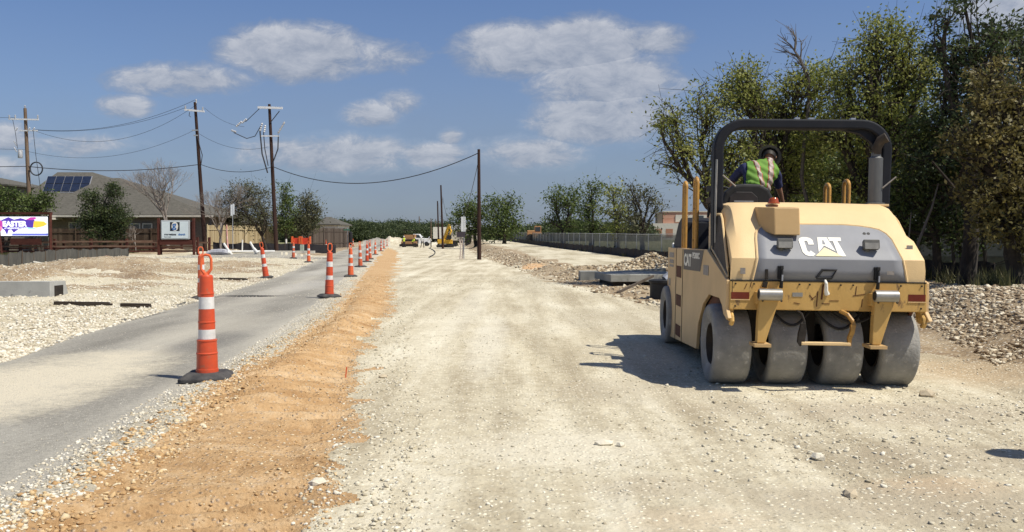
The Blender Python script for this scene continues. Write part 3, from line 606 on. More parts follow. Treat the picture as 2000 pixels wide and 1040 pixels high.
# --- middle distance, right of the roadbed
GM = 'trees along the haul track'
MID = [
 (930, 120, [(915,405,26,22,0,2.2),(900,430,24,22,0,2),(935,425,26,26,0,2.4),(925,455,30,15,0,2)], L_GREEN, 'rounded oak directly behind the bare near pole'),
 (985, 118, [(965,408,22,26,0,2.2),(990,400,24,20,0,2),(980,435,34,26,0,2.6),(1005,440,18,22,0,1.6),(975,460,34,12,0,2)], L_GREEN, 'rounded oak right of the bare near pole'),
 (1100, 95, [(1085,385,25,22,0,1.8),(1105,400,28,24,0,1.9),(1075,430,20,22,0,1.3),(1120,380,22,15,0,1.2),(1110,440,30,20,0,1.6)], L_GREEN, 'open-crowned oak at the left of the clump behind the mesh fence'),
 (1155, 88, [(1155,372,24,24,0,1.4),(1150,410,34,32,0,1.9),(1165,445,36,22,0,1.7)], L_GREEN, 'upright dark green oak in the middle of the clump behind the fence'),
 (1205, 84, [(1200,375,26,22,0,1.3),(1205,415,36,32,0,1.8),(1215,450,38,18,0,1.6)], L_OAK, 'broad oak between two others behind the mesh fence'),
 (1255, 62, [(1230,365,18,16,0,.7),(1235,390,30,24,0,1.2),(1268,385,26,20,0,1.1),(1235,430,38,26,0,1.3),(1280,405,20,18,0,.8),(1255,455,30,16,0,1.1),(1225,460,28,14,0,1)], L_GREY, 'grey-green oak with a crooked trunk standing at the mesh fence')]
for k, (px, d, bl, lm, lab) in enumerate(MID):
    b = gb(px, d); sc = d / 100
    tree('oak_tree', lab, GM, b, px_blobs(d, bl), lm, tr=.28 if d > 70 else .2, size=.125 * sc + .02, spread=.42 * sc + .05, dens=2.6 / sc, per=26, seed=50 + k, fork=.28, twigs=True, twig_out=8 if lm is L_GREY else 3)

# --- left side
GL = 'trees around the church lot'
b = gb(42, 66)
tree('juniper_bush', 'bushy green juniper at the far left behind the easter screen', GL, gb(10, 74), px_blobs(74, [(0,385,30,22,0,1.4),(30,400,30,25,0,1.5),(-20,410,30,25,0,1.5),(20,375,16,14,0,.8)]), L_GREEN, tr=.16, size=.11, spread=.3, dens=9, per=22, seed=71, fork=.25, stems=2)
tree('juniper_bush', 'spreading juniper between the left pole and the screen', GL, gb(82, 73), px_blobs(73, [(75,400,28,22,0,1.3),(92,385,16,18,0,.8),(60,415,30,15,0,1.2),(55,392,14,14,0,.8)]), L_GREEN, tr=.14, size=.11, spread=.3, dens=9, per=22, seed=72, fork=.25, stems=2)
tree('juniper_tree', 'dark upright juniper with twin tops in front of the grey-roofed house', GL, gb(205, 74), px_blobs(74, [(180,392,22,26,0,1.0),(222,378,16,28,0,.9),(205,425,34,28,0,1.6),(178,432,24,20,0,1.2),(232,425,24,28,0,1.2),(205,455,38,18,0,1.5)]), L_JUNI, tr=.17, size=.085, spread=.26, dens=12, per=40, seed=73, fork=.22)
bare_tree('bare_tree', 'tall leafless tree with fan of branches beside the grey roof', gb(330, 79), 8.6, .36, GL, seed=81, levels=8, tr=.2)
bare_tree('bare_tree', 'leafless grey tree right of the second utility pole', gb(432, 78), 6.4, .42, GL, seed=85, levels=8, tr=.16)
bare_tree('bare_tree', 'small leafless shrub growing among the wooden fence boards', gb(265, 75), 2.6, .5, GL, seed=83, levels=5, tr=.05)
tree('oak_tree', 'grey-olive oak half bare left of the third utility pole', GL, gb(520, 80), px_blobs(80, [(480,375,34,24,0,1.5),(455,395,26,24,0,1.2),(505,395,26,30,0,1.5),(488,425,42,26,0,1.8),(520,430,20,20,0,1)]), L_GREY, bark=M_BARK, tr=.15, size=.09, spread=.40, dens=6, per=26, seed=75, fork=.3, twig_out=22)
tree('elm_tree', 'bright green leafy tree right behind the third utility pole', GL, gb(560, 90), px_blobs(90, [(556,375,15,22,0,1),(562,410,24,28,0,1.5),(550,440,26,24,0,1.5)]), L_GREEN, tr=.16, size=.12, spread=.33, dens=7, per=20, seed=76, fork=.3)
tree('oak_tree', 'olive-grey tree at the end of the row beyond the orange barrier', GL, gb(600, 92), px_blobs(92, [(598,395,18,22,0,1.1),(600,430,28,28,0,1.7),(618,415,14,18,0,.9),(585,450,30,15,0,1.6)]), L_GREY, tr=.14, size=.10, spread=.40, dens=8, per=28, seed=77, fork=.3, twig_out=14)

# far wood on the horizon: one mass
def far_wood(name, label, lst, seed=5):
    g = np.random.default_rng(seed); P = []
    for (x, y, z, r, rz) in lst:
        k = int(60 * (r * r) ** .5 / 2) + 30; d = g.normal(0, 1, (k, 3)); d /= np.linalg.norm(d, axis=1)[:, None]; d *= (g.random((k, 1)) ** .33)
        P.append(np.array([x, y, z]) + d * np.array([r, r, rz]))
    global RNG; RNG = g
    V, F = crown_leaves(np.concatenate(P), .26, .8, 16); o = np_mesh(name, V, F, L_FAR); return tag(o, label, 'wood', kind='stuff')
lst = []; g = np.random.default_rng(9)
for i in range(300):
    px = g.uniform(560, 1020); d = g.uniform(255, 330); x = (px - 1000) / F_PX * d
    topy = np.interp(px, [560, 650, 690, 730, 770, 800, 840, 870, 1020], [434, 436, 440, 438, 437, 441, 444, 446, 450]) + g.uniform(-7, 5)
    topz = CAM_H + (465 - topy) / F_PX * d; r = g.uniform(2.2, 4.2); lst.append((x, d, topz - g.uniform(1.5, 4.0), r, g.uniform(1.4, 2.6)))
    if g.random() < .5: lst.append((x, d, 1.5, r, 1.8))
for i in range(170):
    px = g.uniform(1020, 1500); d = g.uniform(150, 230); x = (px - 1000) / F_PX * d; topy = np.interp(px, [1020, 1060, 1100, 1290, 1500], [452, 448, 440, 452, 452]) + g.uniform(-3, 6)
    if 1262 < px < 1400: continue
    topz = CAM_H + (465 - topy) / F_PX * d; lst.append((x, d, topz - 1.2, g.uniform(1.5, 3), 1.2)); lst.append((x, d, topz - 3, g.uniform(1.5, 3), 1.4))
for i in range(100):
    px = g.uniform(-300, 40); d = g.uniform(120, 200); x = (px - 1000) / F_PX * d; lst.append((x, d, g.uniform(1.5, 5), 3, 2))
for i in range(150):
    px = g.uniform(1500, 2250); d = g.uniform(45, 60); x = (px - 1000) / F_PX * d; lst.append((x, d, g.uniform(2.4, 5.5), 1.3, 1.2))
far_wood('far_wood', 'dark green woodland along the horizon', lst)

# scrub and grass under the right-hand trees
def tufts(name, label, pts, h, m, per=14, cat='grass'):
    n = len(pts) * per; c = np.repeat(np.array(pts), per, 0); c[:, :2] += RNG.normal(0, .09, (n, 2)); a = RNG.random(n) * 6.28; hh = h * (.4 + RNG.random(n) * .8); le = RNG.normal(0, .35, (n, 2)) * hh[:, None]
    w = .010 + .0004 * c[:, 1]; dx = np.cos(a) * w; dy = np.sin(a) * w; z0 = np.zeros(n)
    V = np.stack([c + np.stack([-dx, -dy, z0], 1), c + np.stack([dx, dy, z0], 1), c + np.stack([le[:, 0], le[:, 1], hh], 1)], 1).reshape(-1, 3)
    o = np_mesh(name, V, np.arange(n * 3).reshape(-1, 3), m); return tag(o, label, cat, kind='stuff')
L_GRASS = leafmat('rank grass', (.04,.05,.018), (.11,.11,.045), (.26,.22,.12))
x = RNG.uniform(5, 26, 2600); y = RNG.uniform(18.5, 40, 2600); k = (x - 5.4 - (y - 10.6) * .3 > 2.2) & (fbm(x * .6, y * .6, 3, 301) > .4); x, y = x[k], y[k]
tufts('undergrowth', 'grass and weeds growing under the right-hand trees', np.stack([x, y, TF(x, y)], 1), .42, L_GRASS, 16)
x = RNG.uniform(-62, -26, 2600); y = RNG.uniform(58, 78, 2600); k = (x < RL(y) - 16) & (fbm(x * .3, y * .3, 3, 303) > .42); x, y = x[k], y[k]
tufts('lot_grass', 'thin grass around the rail fence of the church lot', np.stack([x, y, TF(x, y)], 1), .22, L_GRASS, 10)
x = RNG.uniform(2, 14, 900); y = RNG.uniform(30, 95, 900); k = (np.abs(x - FENCE(y)) < .7); x, y = x[k], y[k]
tufts('fence_weeds', 'weeds along the foot of the mesh fence', np.stack([x, y, TF(x, y)], 1), .25, L_GRASS, 10)

# ------------------------------------------------------------------ cones
M_ORG = mat('orange cone plastic', (.62,.082,.028), (.52,.075,.03), .42, 7, spec=.45, third=(.42,.12,.06), tscale=13, tw=.56, bump=.15)
M_ORG2 = mat('sun-faded orange plastic', (.74,.15,.05), (.62,.12,.05), .5, 5)
M_ORG3 = mat('dusty dark orange plastic', (.52,.10,.045), (.62,.17,.08), .6, 6, third=(.30,.10,.06), tscale=15, tw=.6)
M_WHT = mat('reflective sheeting', (.72,.72,.70), (.58,.58,.56), .35, 12, third=(.34,.33,.31), tscale=30, tw=.62)
M_RUB = mat('black base rubber', (.035,.035,.036), (.085,.08,.075), .8, 8, bump=.4)
def make_cone(label, cat='traffic cone'):
    r = thing('traffic_cone', label, cat, (0,0,0), 0, 'tall channelizer cones along the lane')
    m = MB(); m.prism([(-.255,-.215),(-.215,-.255),(.215,-.255),(.255,-.215),(.255,.215),(.215,.255),(-.215,.255),(-.255,.215)], 0.0, .04, 'z')
    n = 8; b = len(m.v); lo = [(-.245,-.205),(-.205,-.245),(.205,-.245),(.245,-.205),(.245,.205),(.205,.245),(-.205,.245),(-.245,.205)]; hi = [(q[0]*.74, q[1]*.74) for q in lo]
    m.add([(q[0], q[1], .041) for q in lo] + [(q[0], q[1], .082) for q in hi], [(i, (i+1)%8, 8+(i+1)%8, 8+i) for i in range(8)] + [tuple(range(8, 16))])
    m.build('base', M_RUB, r, bevel=.008)
    m = MB(); m.lathe([(0,.07),(.115,.07),(.113,.115),(.108,.117),(.106,.27),(.110,.275),(.110,.285),(.104,.29),(.100,.405),(.104,.408),(.104,.422),(.086,.425),(.085,.53),(.085,.60),(.089,.603),(.089,.613),(.084,.616),(.081,.72),(.078,.77),(.075,.86),(.075,.90),(.079,.903),(.079,.913),(.074,.916),(.068,1.08),(.068,1.085),(.06,1.10),(.045,1.105),(.03,1.105),(0,1.105)], 28)
    m.build('tube', M_ORG, r, smooth=True)
    for z0, z1, r0, r1 in ((.428,.532,.0882,.0865), (.745,.872,.0808,.0772)):
        m = MB(); m.lathe([(r0-.004,z0),(r0,z0+.002),(r1,z1-.002),(r1-.004,z1)], 28); m.build('reflective_band', M_WHT, r, smooth=True)
    m = MB(); pts = [(.0,0,1.10),(.03,0,1.135),(.052,0,1.165),(.052,0,1.27),(.036,0,1.305),(0,0,1.315),(-.036,0,1.305),(-.052,0,1.27),(-.052,0,1.165),(-.03,0,1.135),(0,0,1.10)]
    m.tube(pts, [.02,.017,.014,.014,.014,.014,.014,.014,.014,.017,.02], 8); m.tube([(0,0,1.09),(0,0,1.12)], [.034,.024], 10); m.build('handle', M_ORG2, r, smooth=True)
    return r
cones = [  # px, base py, lean x, lean y, turn, label
 (405,741,0,0,.15,'largest and nearest orange cone on a black base at the left'),
 (643,581,.02,0,.5,'second nearest orange cone on the right edge of the asphalt'),
 (685,541,0,0,.2,'third orange cone from the camera along the dirt strip'),
 (704,522,-.03,0,.9,'fourth cone of the dirt strip row, leaning slightly left'),
 (717,512,.0,0,.4,'fifth cone of the dirt strip row, left one of an overlapping pair'),
 (723,507,-.02,0,.1,'sixth cone of the dirt strip row, right one of an overlapping pair'),
 (733,498,.0,0,.3,'seventh cone of the dirt strip row'),
 (744,491,.02,0,.7,'eighth cone of the dirt strip row'),
 (750,486,0,0,.2,'ninth cone of the dirt strip row, in front of the pale spoil heap'),
 (756,481.5,0,0,.6,'tenth cone of the dirt strip row'),
 (760,478.5,0,0,.3,'farthest but one cone of the dirt strip row'),
 (764,476,0,0,.3,'farthest cone of the dirt strip row'),
 (395,585,-.02,0,.4,'cone partly hidden behind the largest cone at the left'),
 (520,544,-.13,0,.2,'cone leaning left on the white stone lot edge'),
 (603,513,.0,0,.4,'upright cone on stones before the orange barrier'),
 (573,500,.02,0,.2,'cone left of the orange barrier beside the small black post'),
 (637,493,.0,.03,.2,'cone standing alone right of the orange barrier'),
 (690,482,-.02,0,.2,'small cone on the far bank right of the green street sign'),
 (440,489,0,0,.2,'distant cone before the tan fence by the dark silt sheet')]
c0 = None
for k, (px, py, lx, ly, tn, lab) in enumerate(cones):
    x, y, z = on(px, py)
    if k == 0: c = c0 = make_cone(lab)
    else:
        c = copytree(c0); c['label'] = lab
        if k % 3 != 1:
            for ch in c.children:
                if ch.name.startswith('tube'): ch.material_slots[0].link = 'OBJECT'; ch.material_slots[0].material = (M_ORG2, M_ORG3)[k % 2]
        c.scale = (1, 1, (.97, 1.02, .985, 1.0)[k % 4])
    c.location = (x, y, z - .002); c.rotation_euler = (ly, lx, tn)

# ------------------------------------------------------------------ utility poles and wires
M_POLE = mat('creosoted pole', (.028,.014,.011), (.055,.028,.020), .9, 6, stretch=(1,1,.12), bump=.5)
M_POLEG = mat('weathered pole', (.12,.075,.05), (.20,.145,.10), .9, 6, stretch=(1,1,.12), bump=.5)
M_GALV = mat('galvanised steel', (.50,.51,.52), (.38,.39,.40), .45, 9, metal=.6)
M_PORC = mat('grey porcelain', (.55,.56,.58), (.40,.41,.43), .3, 9)
M_FIBR = mat('white fibreglass arm', (.74,.75,.76), (.62,.63,.65), .5, 5)
M_CABLE = mat('black cable', (.03,.03,.034), (.045,.045,.05), .6, 5)
def insul(m, p, h=.22, r=.05, d=(0,0,1)):
    p = Vector(p); d = Vector(d); pts = []; rs = []
    for i in range(9): pts.append(p + d * h * i / 8); rs.append(r if i % 2 else r * .5)
    m.tube(pts, rs, 8)
def pole(px, d, top_py, lean, label, arms, weathered=False, r0=.19, extra=None, grp='utility poles beside the lane'):
    x, y, z = atd(px, d); H_ = CAM_H + at(px, top_py, d).z - CAM_H - z
    r = thing('utility_pole', label, 'utility pole', (x, y, z), 0, grp)
    m = MB(); m.tube([(0,0,-.5),(0,0,0),(lean*.5,0,H_*.5),(lean,0,H_)], [r0*1.05,r0,r0*.82,r0*.62], 12); m.build('shaft', M_POLEG if weathered else M_POLE, r, smooth=True)
    if arms: arms(r, H_, lean)
    return r, H_
def A1(r, H_, l):
    m = MB(); m.box((l-.05,-.16,H_-.95),(4.6*.55,.1,.12),(0,.02,0)); m.build('crossarm', M_FIBR, r)
    for dx in (-1.25,-.75,1.15): m = MB(); insul(m, (l+dx,-.16,H_-.9), .32, .075); m.build('insulator', M_PORC, r, smooth=True)
    m = MB(); insul(m, (l,0,H_), .25, .07); m.build('insulator', M_PORC, r, smooth=True)
    m = MB(); m.box((l+.35,-.16,H_-1.9),(1.5,.09,.1)); m.build('crossarm', M_FIBR, r)
    for dx in (.35,.75,-.7): m = MB(); insul(m, (l+dx,-.2,H_-1.9), .3, .07, (.5,0,.85)); m.build('insulator', M_PORC, r, smooth=True)
    m = MB(); m.lathe([(0,0),(.17,0),(.19,.03),(.19,.62),(.15,.7),(0,.72)], 14, c=(l-.42,-.1,H_-4.2)); m.build('transformer', M_PORC, r, smooth=True)
    for dz in (.2,.75): m = MB(); insul(m, (l-.7,-.12,H_-3.9+dz), .5, .06, (-.45,0,.8)); m.build('fuse_cutout', M_PORC, r, smooth=True)
    m = MB(); m.tube([(l+.75,-.2,H_-1.7),(l+.9,-.1,H_-4),(l+1.35,0,H_-8.1)], .022, 5); m.build('drop_lead', M_CABLE, r, smooth=True)
    m = MB(); m.tube([(l-1.0,-.16,H_-.8),(l-.75,-.2,H_-2),(l-.6,-.15,H_-3.4)], .02, 5); m.build('drop_lead', M_CABLE, r, smooth=True)
def A2(r, H_, l):
    m = MB(); m.box((l+.0,-.16,H_-.75),(1.75,.1,.15),(0,.09,0)); m.build('crossarm', M_FIBR, r)
    for dx in (-.78,.72): m = MB(); insul(m, (l+dx,-.16,H_-.68-dx*.09), .3, .08); m.build('insulator', M_PORC, r, smooth=True)
    m = MB(); insul(m, (l+.1,0,H_-.1), .35, .08); m.build('insulator', M_PORC, r, smooth=True)
    m = MB(); m.box((l+.05,-.2,H_-2.45),(.5,.1,.1)); m.build('bracket', M_GALV, r)
    m = MB(); m.box((l+.1,-.2,H_-2.9),(.35,.1,.1)); m.build('bracket', M_GALV, r)
    m = MB(); m.tube([(l+.2,-.15,H_-2.9),(l+.42,-.15,H_-3.8),(l+.62,-.1,H_-4.6),(l+.5,-.1,H_-5.4),(l+.25,-.12,H_-6.0)], .035, 6); m.build('riser_cable', M_CABLE, r, smooth=True)
    m = MB(); m.tube([(l-.4,-.2,H_-.9),(l-.45,-.2,H_-1.2),(l-.3,-.2,H_-1.3)], .03, 5); m.build('riser_cable', M_CABLE, r, smooth=True)
def A3(r, H_, l):
    m = MB(); m.box((l+.12,-.16,H_-.32),(2.1,.11,.18),(0,.03,0)); m.build('crossarm', M_FIBR, r)
    m = MB(); m.box((l+.1,-.2,H_-2.7),(1.5,.09,.1)); m.build('crossarm', M_FIBR, r)
    for (a, b) in (((-2.8,-.1,-1.9),(-2.3,-.1,-1.45)),((-3.2,-.1,-2.2),(-2.8,-.1,-2.35)),((-2.3,-.1,-1.6),(-1.9,-.1,-1.25)),((-.75,-.2,-2.3),(-.55,-.2,-1.6)),((.75,-.2,-2.5),(1.35,-.2,-1.5)),((-.4,-.2,-2.4),(-.3,-.2,-1.8))):
        m = MB(); v = Vector(b) - Vector(a); insul(m, (a[0]+l, a[1], a[2]+H_), v.length, .10, v.normalized()); m.build('fuse_cutout', M_PORC, r, smooth=True)
    m = MB(); m.tube([(l-.8,-.16,H_-.4),(l-2.0,-.1,H_-1.5)], .03, 5); m.build('riser_cable', M_CABLE, r, smooth=True)
    m = MB(); m.tube([(l-3.0,-.1,H_-2.4),(l-1.9,-.1,H_-2.9),(l-1.2,-.1,H_-2.7),(l-.7,-.2,H_-1.9)], .035, 5); m.build('riser_cable', M_CABLE, r, smooth=True)
    m = MB(); m.tube([(l-.75,-.2,H_-2.3),(l-.6,-.15,H_-4.2),(l-.15,-.15,H_-5.8)], .06, 6); m.build('riser_cable', M_CABLE, r, smooth=True)
    m = MB(); m.tube([(l-.45,-.2,H_-2.4),(l-.35,-.2,H_-3.8),(l-.1,-.15,H_-5.2)], .04, 6); m.build('riser_cable', M_CABLE, r, smooth=True)
    m = MB(); m.tube([(l+.8,-.2,H_-2.6),(l+.75,-.2,H_-3.8),(l+.2,-.15,H_-5.2)], .05, 6); m.build('riser_cable', M_CABLE, r, smooth=True)
    m = MB(); m.tube([(l+.1,-.16,H_-1.6),(l+.9,-.16,H_-.6)], .04, 5); m.build('riser_cable', M_CABLE, r, smooth=True)
p1, h1 = pole(62, 74, 212, -.35, 'weathered power pole with transformer and insulators at the far left', A1, True, .2)
p2, h2 = pole(401, 76, 200, -.75, 'dark power pole with one tilted white crossarm beside the white sign', A2)
p3, h3 = pole(540, 74, 204, -.5, 'dark power pole with hanging fuse cutouts and level crossarm', A3)
GB = 'bare poles along the roadbed'
p4, h4 = pole(936, 60, 292, -.02, 'tallest bare wooden pole without crossarm right of centre', None, False, .15, grp=GB)
p5, h5 = pole(865, 118, 362, -.25, 'second bare pole, left of the tallest bare one', None, False, .16, grp=GB)
p6, h6 = pole(857, 150, 393, -.2, 'third bare pole, just left of the second', None, False, .16, grp=GB)
p7, h7 = pole(842, 215, 427, 0, 'small distant bare pole before the woodland', None, True, .16, grp=GB)
p8, h8 = pole(851, 250, 428, 0, 'faint distant bare pole nearest the other bare poles', None, True, .14, grp=GB)
p9, h9 = pole(819, 270, 423, 0, 'pale distant pole rising over the workers', None, True, .2, grp=GB)
def wire(a, b, sag, r, label, g='overhead wires'):
    a, b = Vector(a), Vector(b); m = MB(); m.tube([a.lerp(b, t / 24) - Vector((0, 0, sag * 4 * (t / 24) * (1 - t / 24))) for t in range(25)], r * .72, 5)
    o = m.build('overhead_wire', M_CABLE, None, smooth=True); return tag(o, label, 'cable', g)
def ptop(p, H_, dx, dz): return p.location + Vector((dx, -.1, H_ + dz))
wire(ptop(p1,h1,.55,-1.8), ptop(p2,h2,-.65,.2), .95, .022, 'uppermost sagging wire between the first two power poles')
wire(ptop(p1,h1,.6,-1.85), ptop(p2,h2,-1.45,-.45), .75, .02, 'middle sagging wire ending on the tilted crossarm')
wire(ptop(p1,h1,.5,-1.9), ptop(p2,h2,-.55,-.2), 1.9, .02, 'deepest sagging upper wire between the first two poles')
wire(ptop(p1,h1,-.3,-3.6), ptop(p2,h2,-.75,-2.4), 1.35, .018, 'thin neutral wire below the upper wires of the left poles')
wire(ptop(p1,h1,-.2,-5.1+.2), ptop(p2,h2,-.4,-5.4), .45, .045, 'thick communication cable between the left two poles')
wire(ptop(p2,h2,-.4,-5.35), ptop(p3,h3,-.3,-5.3), .55, .035, 'communication cable between the second and third poles')
wire(ptop(p2,h2,.1,-.5), ptop(p3,h3,-2.6,-1.9), .35, .016, 'thin upper wire from the tilted crossarm to the hanging cutouts')
wire(ptop(p2,h2,-.6,-2.6), ptop(p3,h3,-.6,-3.6), .7, .018, 'thin lower wire reaching the third pole below its cutouts')
wire(ptop(p3,h3,-.25,-5.25), ptop(p4,h4,0,-.25), 1.75, .045, 'thick cable sagging from the third pole to the tall bare pole')
wire(ptop(p4,h4,0,-.6), ptop(p5,h5,0,-1.6), 4.6, .03, 'slack cable drooping between the tallest and the second bare poles')
wire(ptop(p5,h5,0,-1.8), ptop(p6,h6,0,-.4), 2.4, .025, 'slack cable drooping between the second and third bare poles')
wire(ptop(p1,h1,-1.2,-.8), (p1.location.x-26, 62, 12.6), .6, .02, 'wire leaving the first pole crossarm to the left')
wire(ptop(p1,h1,-.2,-4.9+.0), (p1.location.x-26, 62, 8.0), .5, .045, 'thick cable leaving the first pole to the left')
wire(ptop(p1,h1,-.3,-3.5), (p1.location.x-26, 62, 10.2), .4, .018, 'thin wire leaving the first pole at mid height to the left')
m = MB(); c = at(71, 330, 73.8); m.tube([c + Vector((.52*math.cos(t/24*6.283), .0, .55*math.sin(t/24*6.283))) for t in range(25)], .055, 6, caps=False)
tag(m.build('cable_coil', M_CABLE, None, smooth=True), 'black coil of spare cable hanging beside the left power pole', 'cable coil')

# ------------------------------------------------------------------ people
M_SKIN = mat('tanned skin', (.24,.125,.075), (.30,.16,.10), .55, 8)
M_HAIR = mat('black hair', (.008,.007,.006), (.02,.016,.012), .6, 30)
M_VEST = mat('lime safety vest cloth', (.135,.27,.035), (.10,.21,.03), .75, 7, bump=.3)
M_VESTY = mat('yellow safety vest cloth', (.62,.75,.07), (.52,.66,.06), .75, 7)
M_NAVY = mat('navy shirt cloth', (.018,.022,.065), (.032,.038,.10), .85, 7, bump=.3)
M_JEAN = mat('dark work trousers', (.012,.014,.026), (.025,.028,.045), .85, 7, bump=.3)
M_BROWNT = mat('black work trousers', (.012,.011,.010), (.025,.022,.02), .85, 7)
M_LTSH = mat('pale work shirt', (.55,.55,.52), (.45,.45,.43), .85, 7)
M_BOOT = mat('brown work boots', (.05,.03,.018), (.08,.05,.03), .7, 9)
M_HATG = mat('grey hard hat', (.10,.105,.11), (.14,.145,.15), .35, 5)
M_HATW = mat('white hard hat', (.78,.78,.76), (.7,.7,.68), .35, 5)
M_STRIPO = mat('orange tape', (.42,.13,.06), (.36,.11,.05), .6, 9)
M_STRIPS = mat('silver reflective tape', (.42,.33,.28), (.34,.27,.23), .45, 9)
def person(label, J, loc, rz, hat, vest, shirt, trousers, voxel=.012, fingers=True, parent=None, stripes=True, hatkind='brim', bulk=1.0):
    """J: joint positions in the person's own space, facing +y"""
    J = {k: Vector(v) for k, v in J.items()}
    root = thing('person', label, 'person', loc, rz, None)
    segs = [('pelvis','spine',.135,.12,'torso'),('spine','chest',.12,.14,'torso'),('chest','neck',.13,.06,'torso'),('neck','head',.055,.055,'head'),
            ('chest','sl',.11,.072,'torso'),('chest','sr',.11,.072,'torso'),('sl','el',.058,.043,'uarm'),('sr','er',.058,.043,'uarm'),('el','wl',.042,.028,'farm'),('er','wr',.042,.028,'farm'),
            ('pelvis','hl',.12,.095,'pelvis'),('pelvis','hr',.12,.095,'pelvis'),('hl','kl',.092,.06,'leg'),('hr','kr',.092,.06,'leg'),('kl','al',.058,.04,'leg'),('kr','ar',.058,.04,'leg'),('al','tl',.045,.035,'foot'),('ar','tr',.045,.035,'foot')]
    segs = [(a, b, ra * (bulk if g in ('torso','pelvis') else 1), rb * (bulk if g in ('torso','pelvis') and b != 'neck' else 1), g) for a, b, ra, rb, g in segs]
    me = bpy.data.meshes.new('b'); bm = bmesh.new(); sk = bm.verts.layers.skin.verify(); V = {}; rad = {}
    for a, b, ra, rb, g in segs:
        for k, r in ((a, ra), (b, rb)): rad[k] = max(rad.get(k, 0), r) if k not in ('sl','sr') else .066
    rad['neck'] = .056
    def nv(k, p, r):
        v = bm.verts.new(p); v[sk].radius = (r, r); V[k] = v; return v
    for k in rad: nv(k, J[k], rad[k])
    for a, b, *_ in segs: bm.edges.new((V[a], V[b]))
    for s in ('l', 'r'):
        w, e = J['w' + s], J['e' + s]; d = (w - e).normalized(); side = d.cross(Vector((0, 0, 1)) if abs(d.z) < .8 else Vector((0, 1, 0))).normalized(); up = side.cross(d)
        palm = nv('p' + s, w + d * .075, .03); bm.edges.new((V['w' + s], palm))
        if fingers:
            for i, (o, L) in enumerate(((-.032,.068),(-.011,.078),(.011,.073),(.032,.058))):
                a = nv(f'f{s}{i}a', palm.co + d * .03 + side * o, .011); b = nv(f'f{s}{i}b', a.co + d * L * .5 - up * .012, .009); c = nv(f'f{s}{i}c', b.co + d * L * .4 - up * .03, .008)
                bm.edges.new((palm, a)); bm.edges.new((a, b)); bm.edges.new((b, c))
            a = nv(f't{s}a', w + d * .045 - side * .036, .012); b = nv(f't{s}b', a.co + d * .04 - side * .02 - up * .015, .009); bm.edges.new((V['w' + s], a)); bm.edges.new((a, b))
    bm.to_mesh(me); bm.free(); ob = bpy.data.objects.new('b', me); COL.objects.link(ob)
    ob.data.skin_vertices[0].data[list(rad).index('pelvis')].use_root = True
    for v in ob.data.skin_vertices[0].data[1:]: pass
    m1 = ob.modifiers.new('s', 'SKIN'); m1.use_smooth_shade = True; m1.branch_smoothing = .3
    m2 = ob.modifiers.new('u', 'SUBSURF'); m2.levels = 1; m2.render_levels = 1
    dg = bpy.context.evaluated_depsgraph_get(); dg.update(); em = bpy.data.meshes.new_from_object(ob.evaluated_get(dg))
    bm = bmesh.new(); bm.from_mesh(em); bpy.data.objects.remove(ob)
    # head: skull, jaw, nose, ears, brow
    up = (J['top'] - J['head']).normalized(); fw = J.get('face', Vector((0, 1, 0))); fw = (fw - up * fw.dot(up)).normalized(); sd = fw.cross(up)
    M3 = Matrix((sd, fw, up)).transposed(); hc = J['head'] + up * .03
    def ball(c, s, n=16, mfun=None):
        r = bmesh.ops.create_uvsphere(bm, u_segments=n, v_segments=n // 2 + 2, radius=1)
        for v in r['verts']:
            q = Vector((v.co.x * s[0], v.co.y * s[1], v.co.z * s[2])); q = mfun(q) if mfun else q; v.co = hc + M3 @ (Vector(c) + q)
    def skull(q):
        if q.z < 0: k = 1 + q.z * 2.2; q = Vector((q.x * max(.55, k), q.y * max(.7, 1 + q.z * 1.2) + max(0, -q.z) * .12, q.z))
        return q
    ball((0, 0, 0), (.076, .098, .118), 20, skull); ball((0, .102, -.015), (.014, .022, .026), 8); ball((0, .085, -.055), (.026, .02, .010), 8); ball((0, .088, .022), (.05, .018, .012), 8); ball((0, .082, -.088), (.024, .022, .018), 8)
    for s in (-1, 1): ball((s * .078, -.005, -.008), (.010, .018, .030), 8)
    bm.to_mesh(em); bm.free()
    o2 = bpy.data.objects.new('person_body', em); COL.objects.link(o2); rm = o2.modifiers.new('r', 'REMESH'); rm.mode = 'VOXEL'; rm.voxel_size = voxel; rm.use_smooth_shade = True
    dg.update(); fin = bpy.data.meshes.new_from_object(o2.evaluated_get(bpy.context.evaluated_depsgraph_get())); bpy.data.objects.remove(o2)
    fin.materials.clear(); fin.materials.append(M_SKIN); body = bpy.data.objects.new('body', fin); COL.objects.link(body); body.parent = root
    nvx = len(fin.vertices); co = np.empty(nvx * 3, np.float32); fin.vertices.foreach_get('co', co); co = co.reshape(-1, 3); no = np.empty(nvx * 3, np.float32); fin.vertices.foreach_get('normal', no); no = no.reshape(-1, 3)
    best = np.full(nvx, 9.); lab = np.empty(nvx, object); tt = np.zeros(nvx)
    segs2 = segs + [('wl', '_pl', .03, .03, 'hand'), ('wr', '_pr', .03, .03, 'hand'), ('head', 'top', .09, .09, 'head')]
    J['_pl'] = J['wl'] + (J['wl'] - J['el']).normalized() * .17; J['_pr'] = J['wr'] + (J['wr'] - J['er']).normalized() * .17
    for a, b, ra, rb, g in segs2:
        A, Bv = np.array(J[a]), np.array(J[b]); d = Bv - A; t = np.clip(((co - A) @ d) / (d @ d), 0, 1); ds = np.linalg.norm(co - (A + t[:, None] * d), axis=1) - (ra + (rb - ra) * t)
        k = ds < best; best[k] = ds[k]; lab[k] = g; tt[k] = t[k]
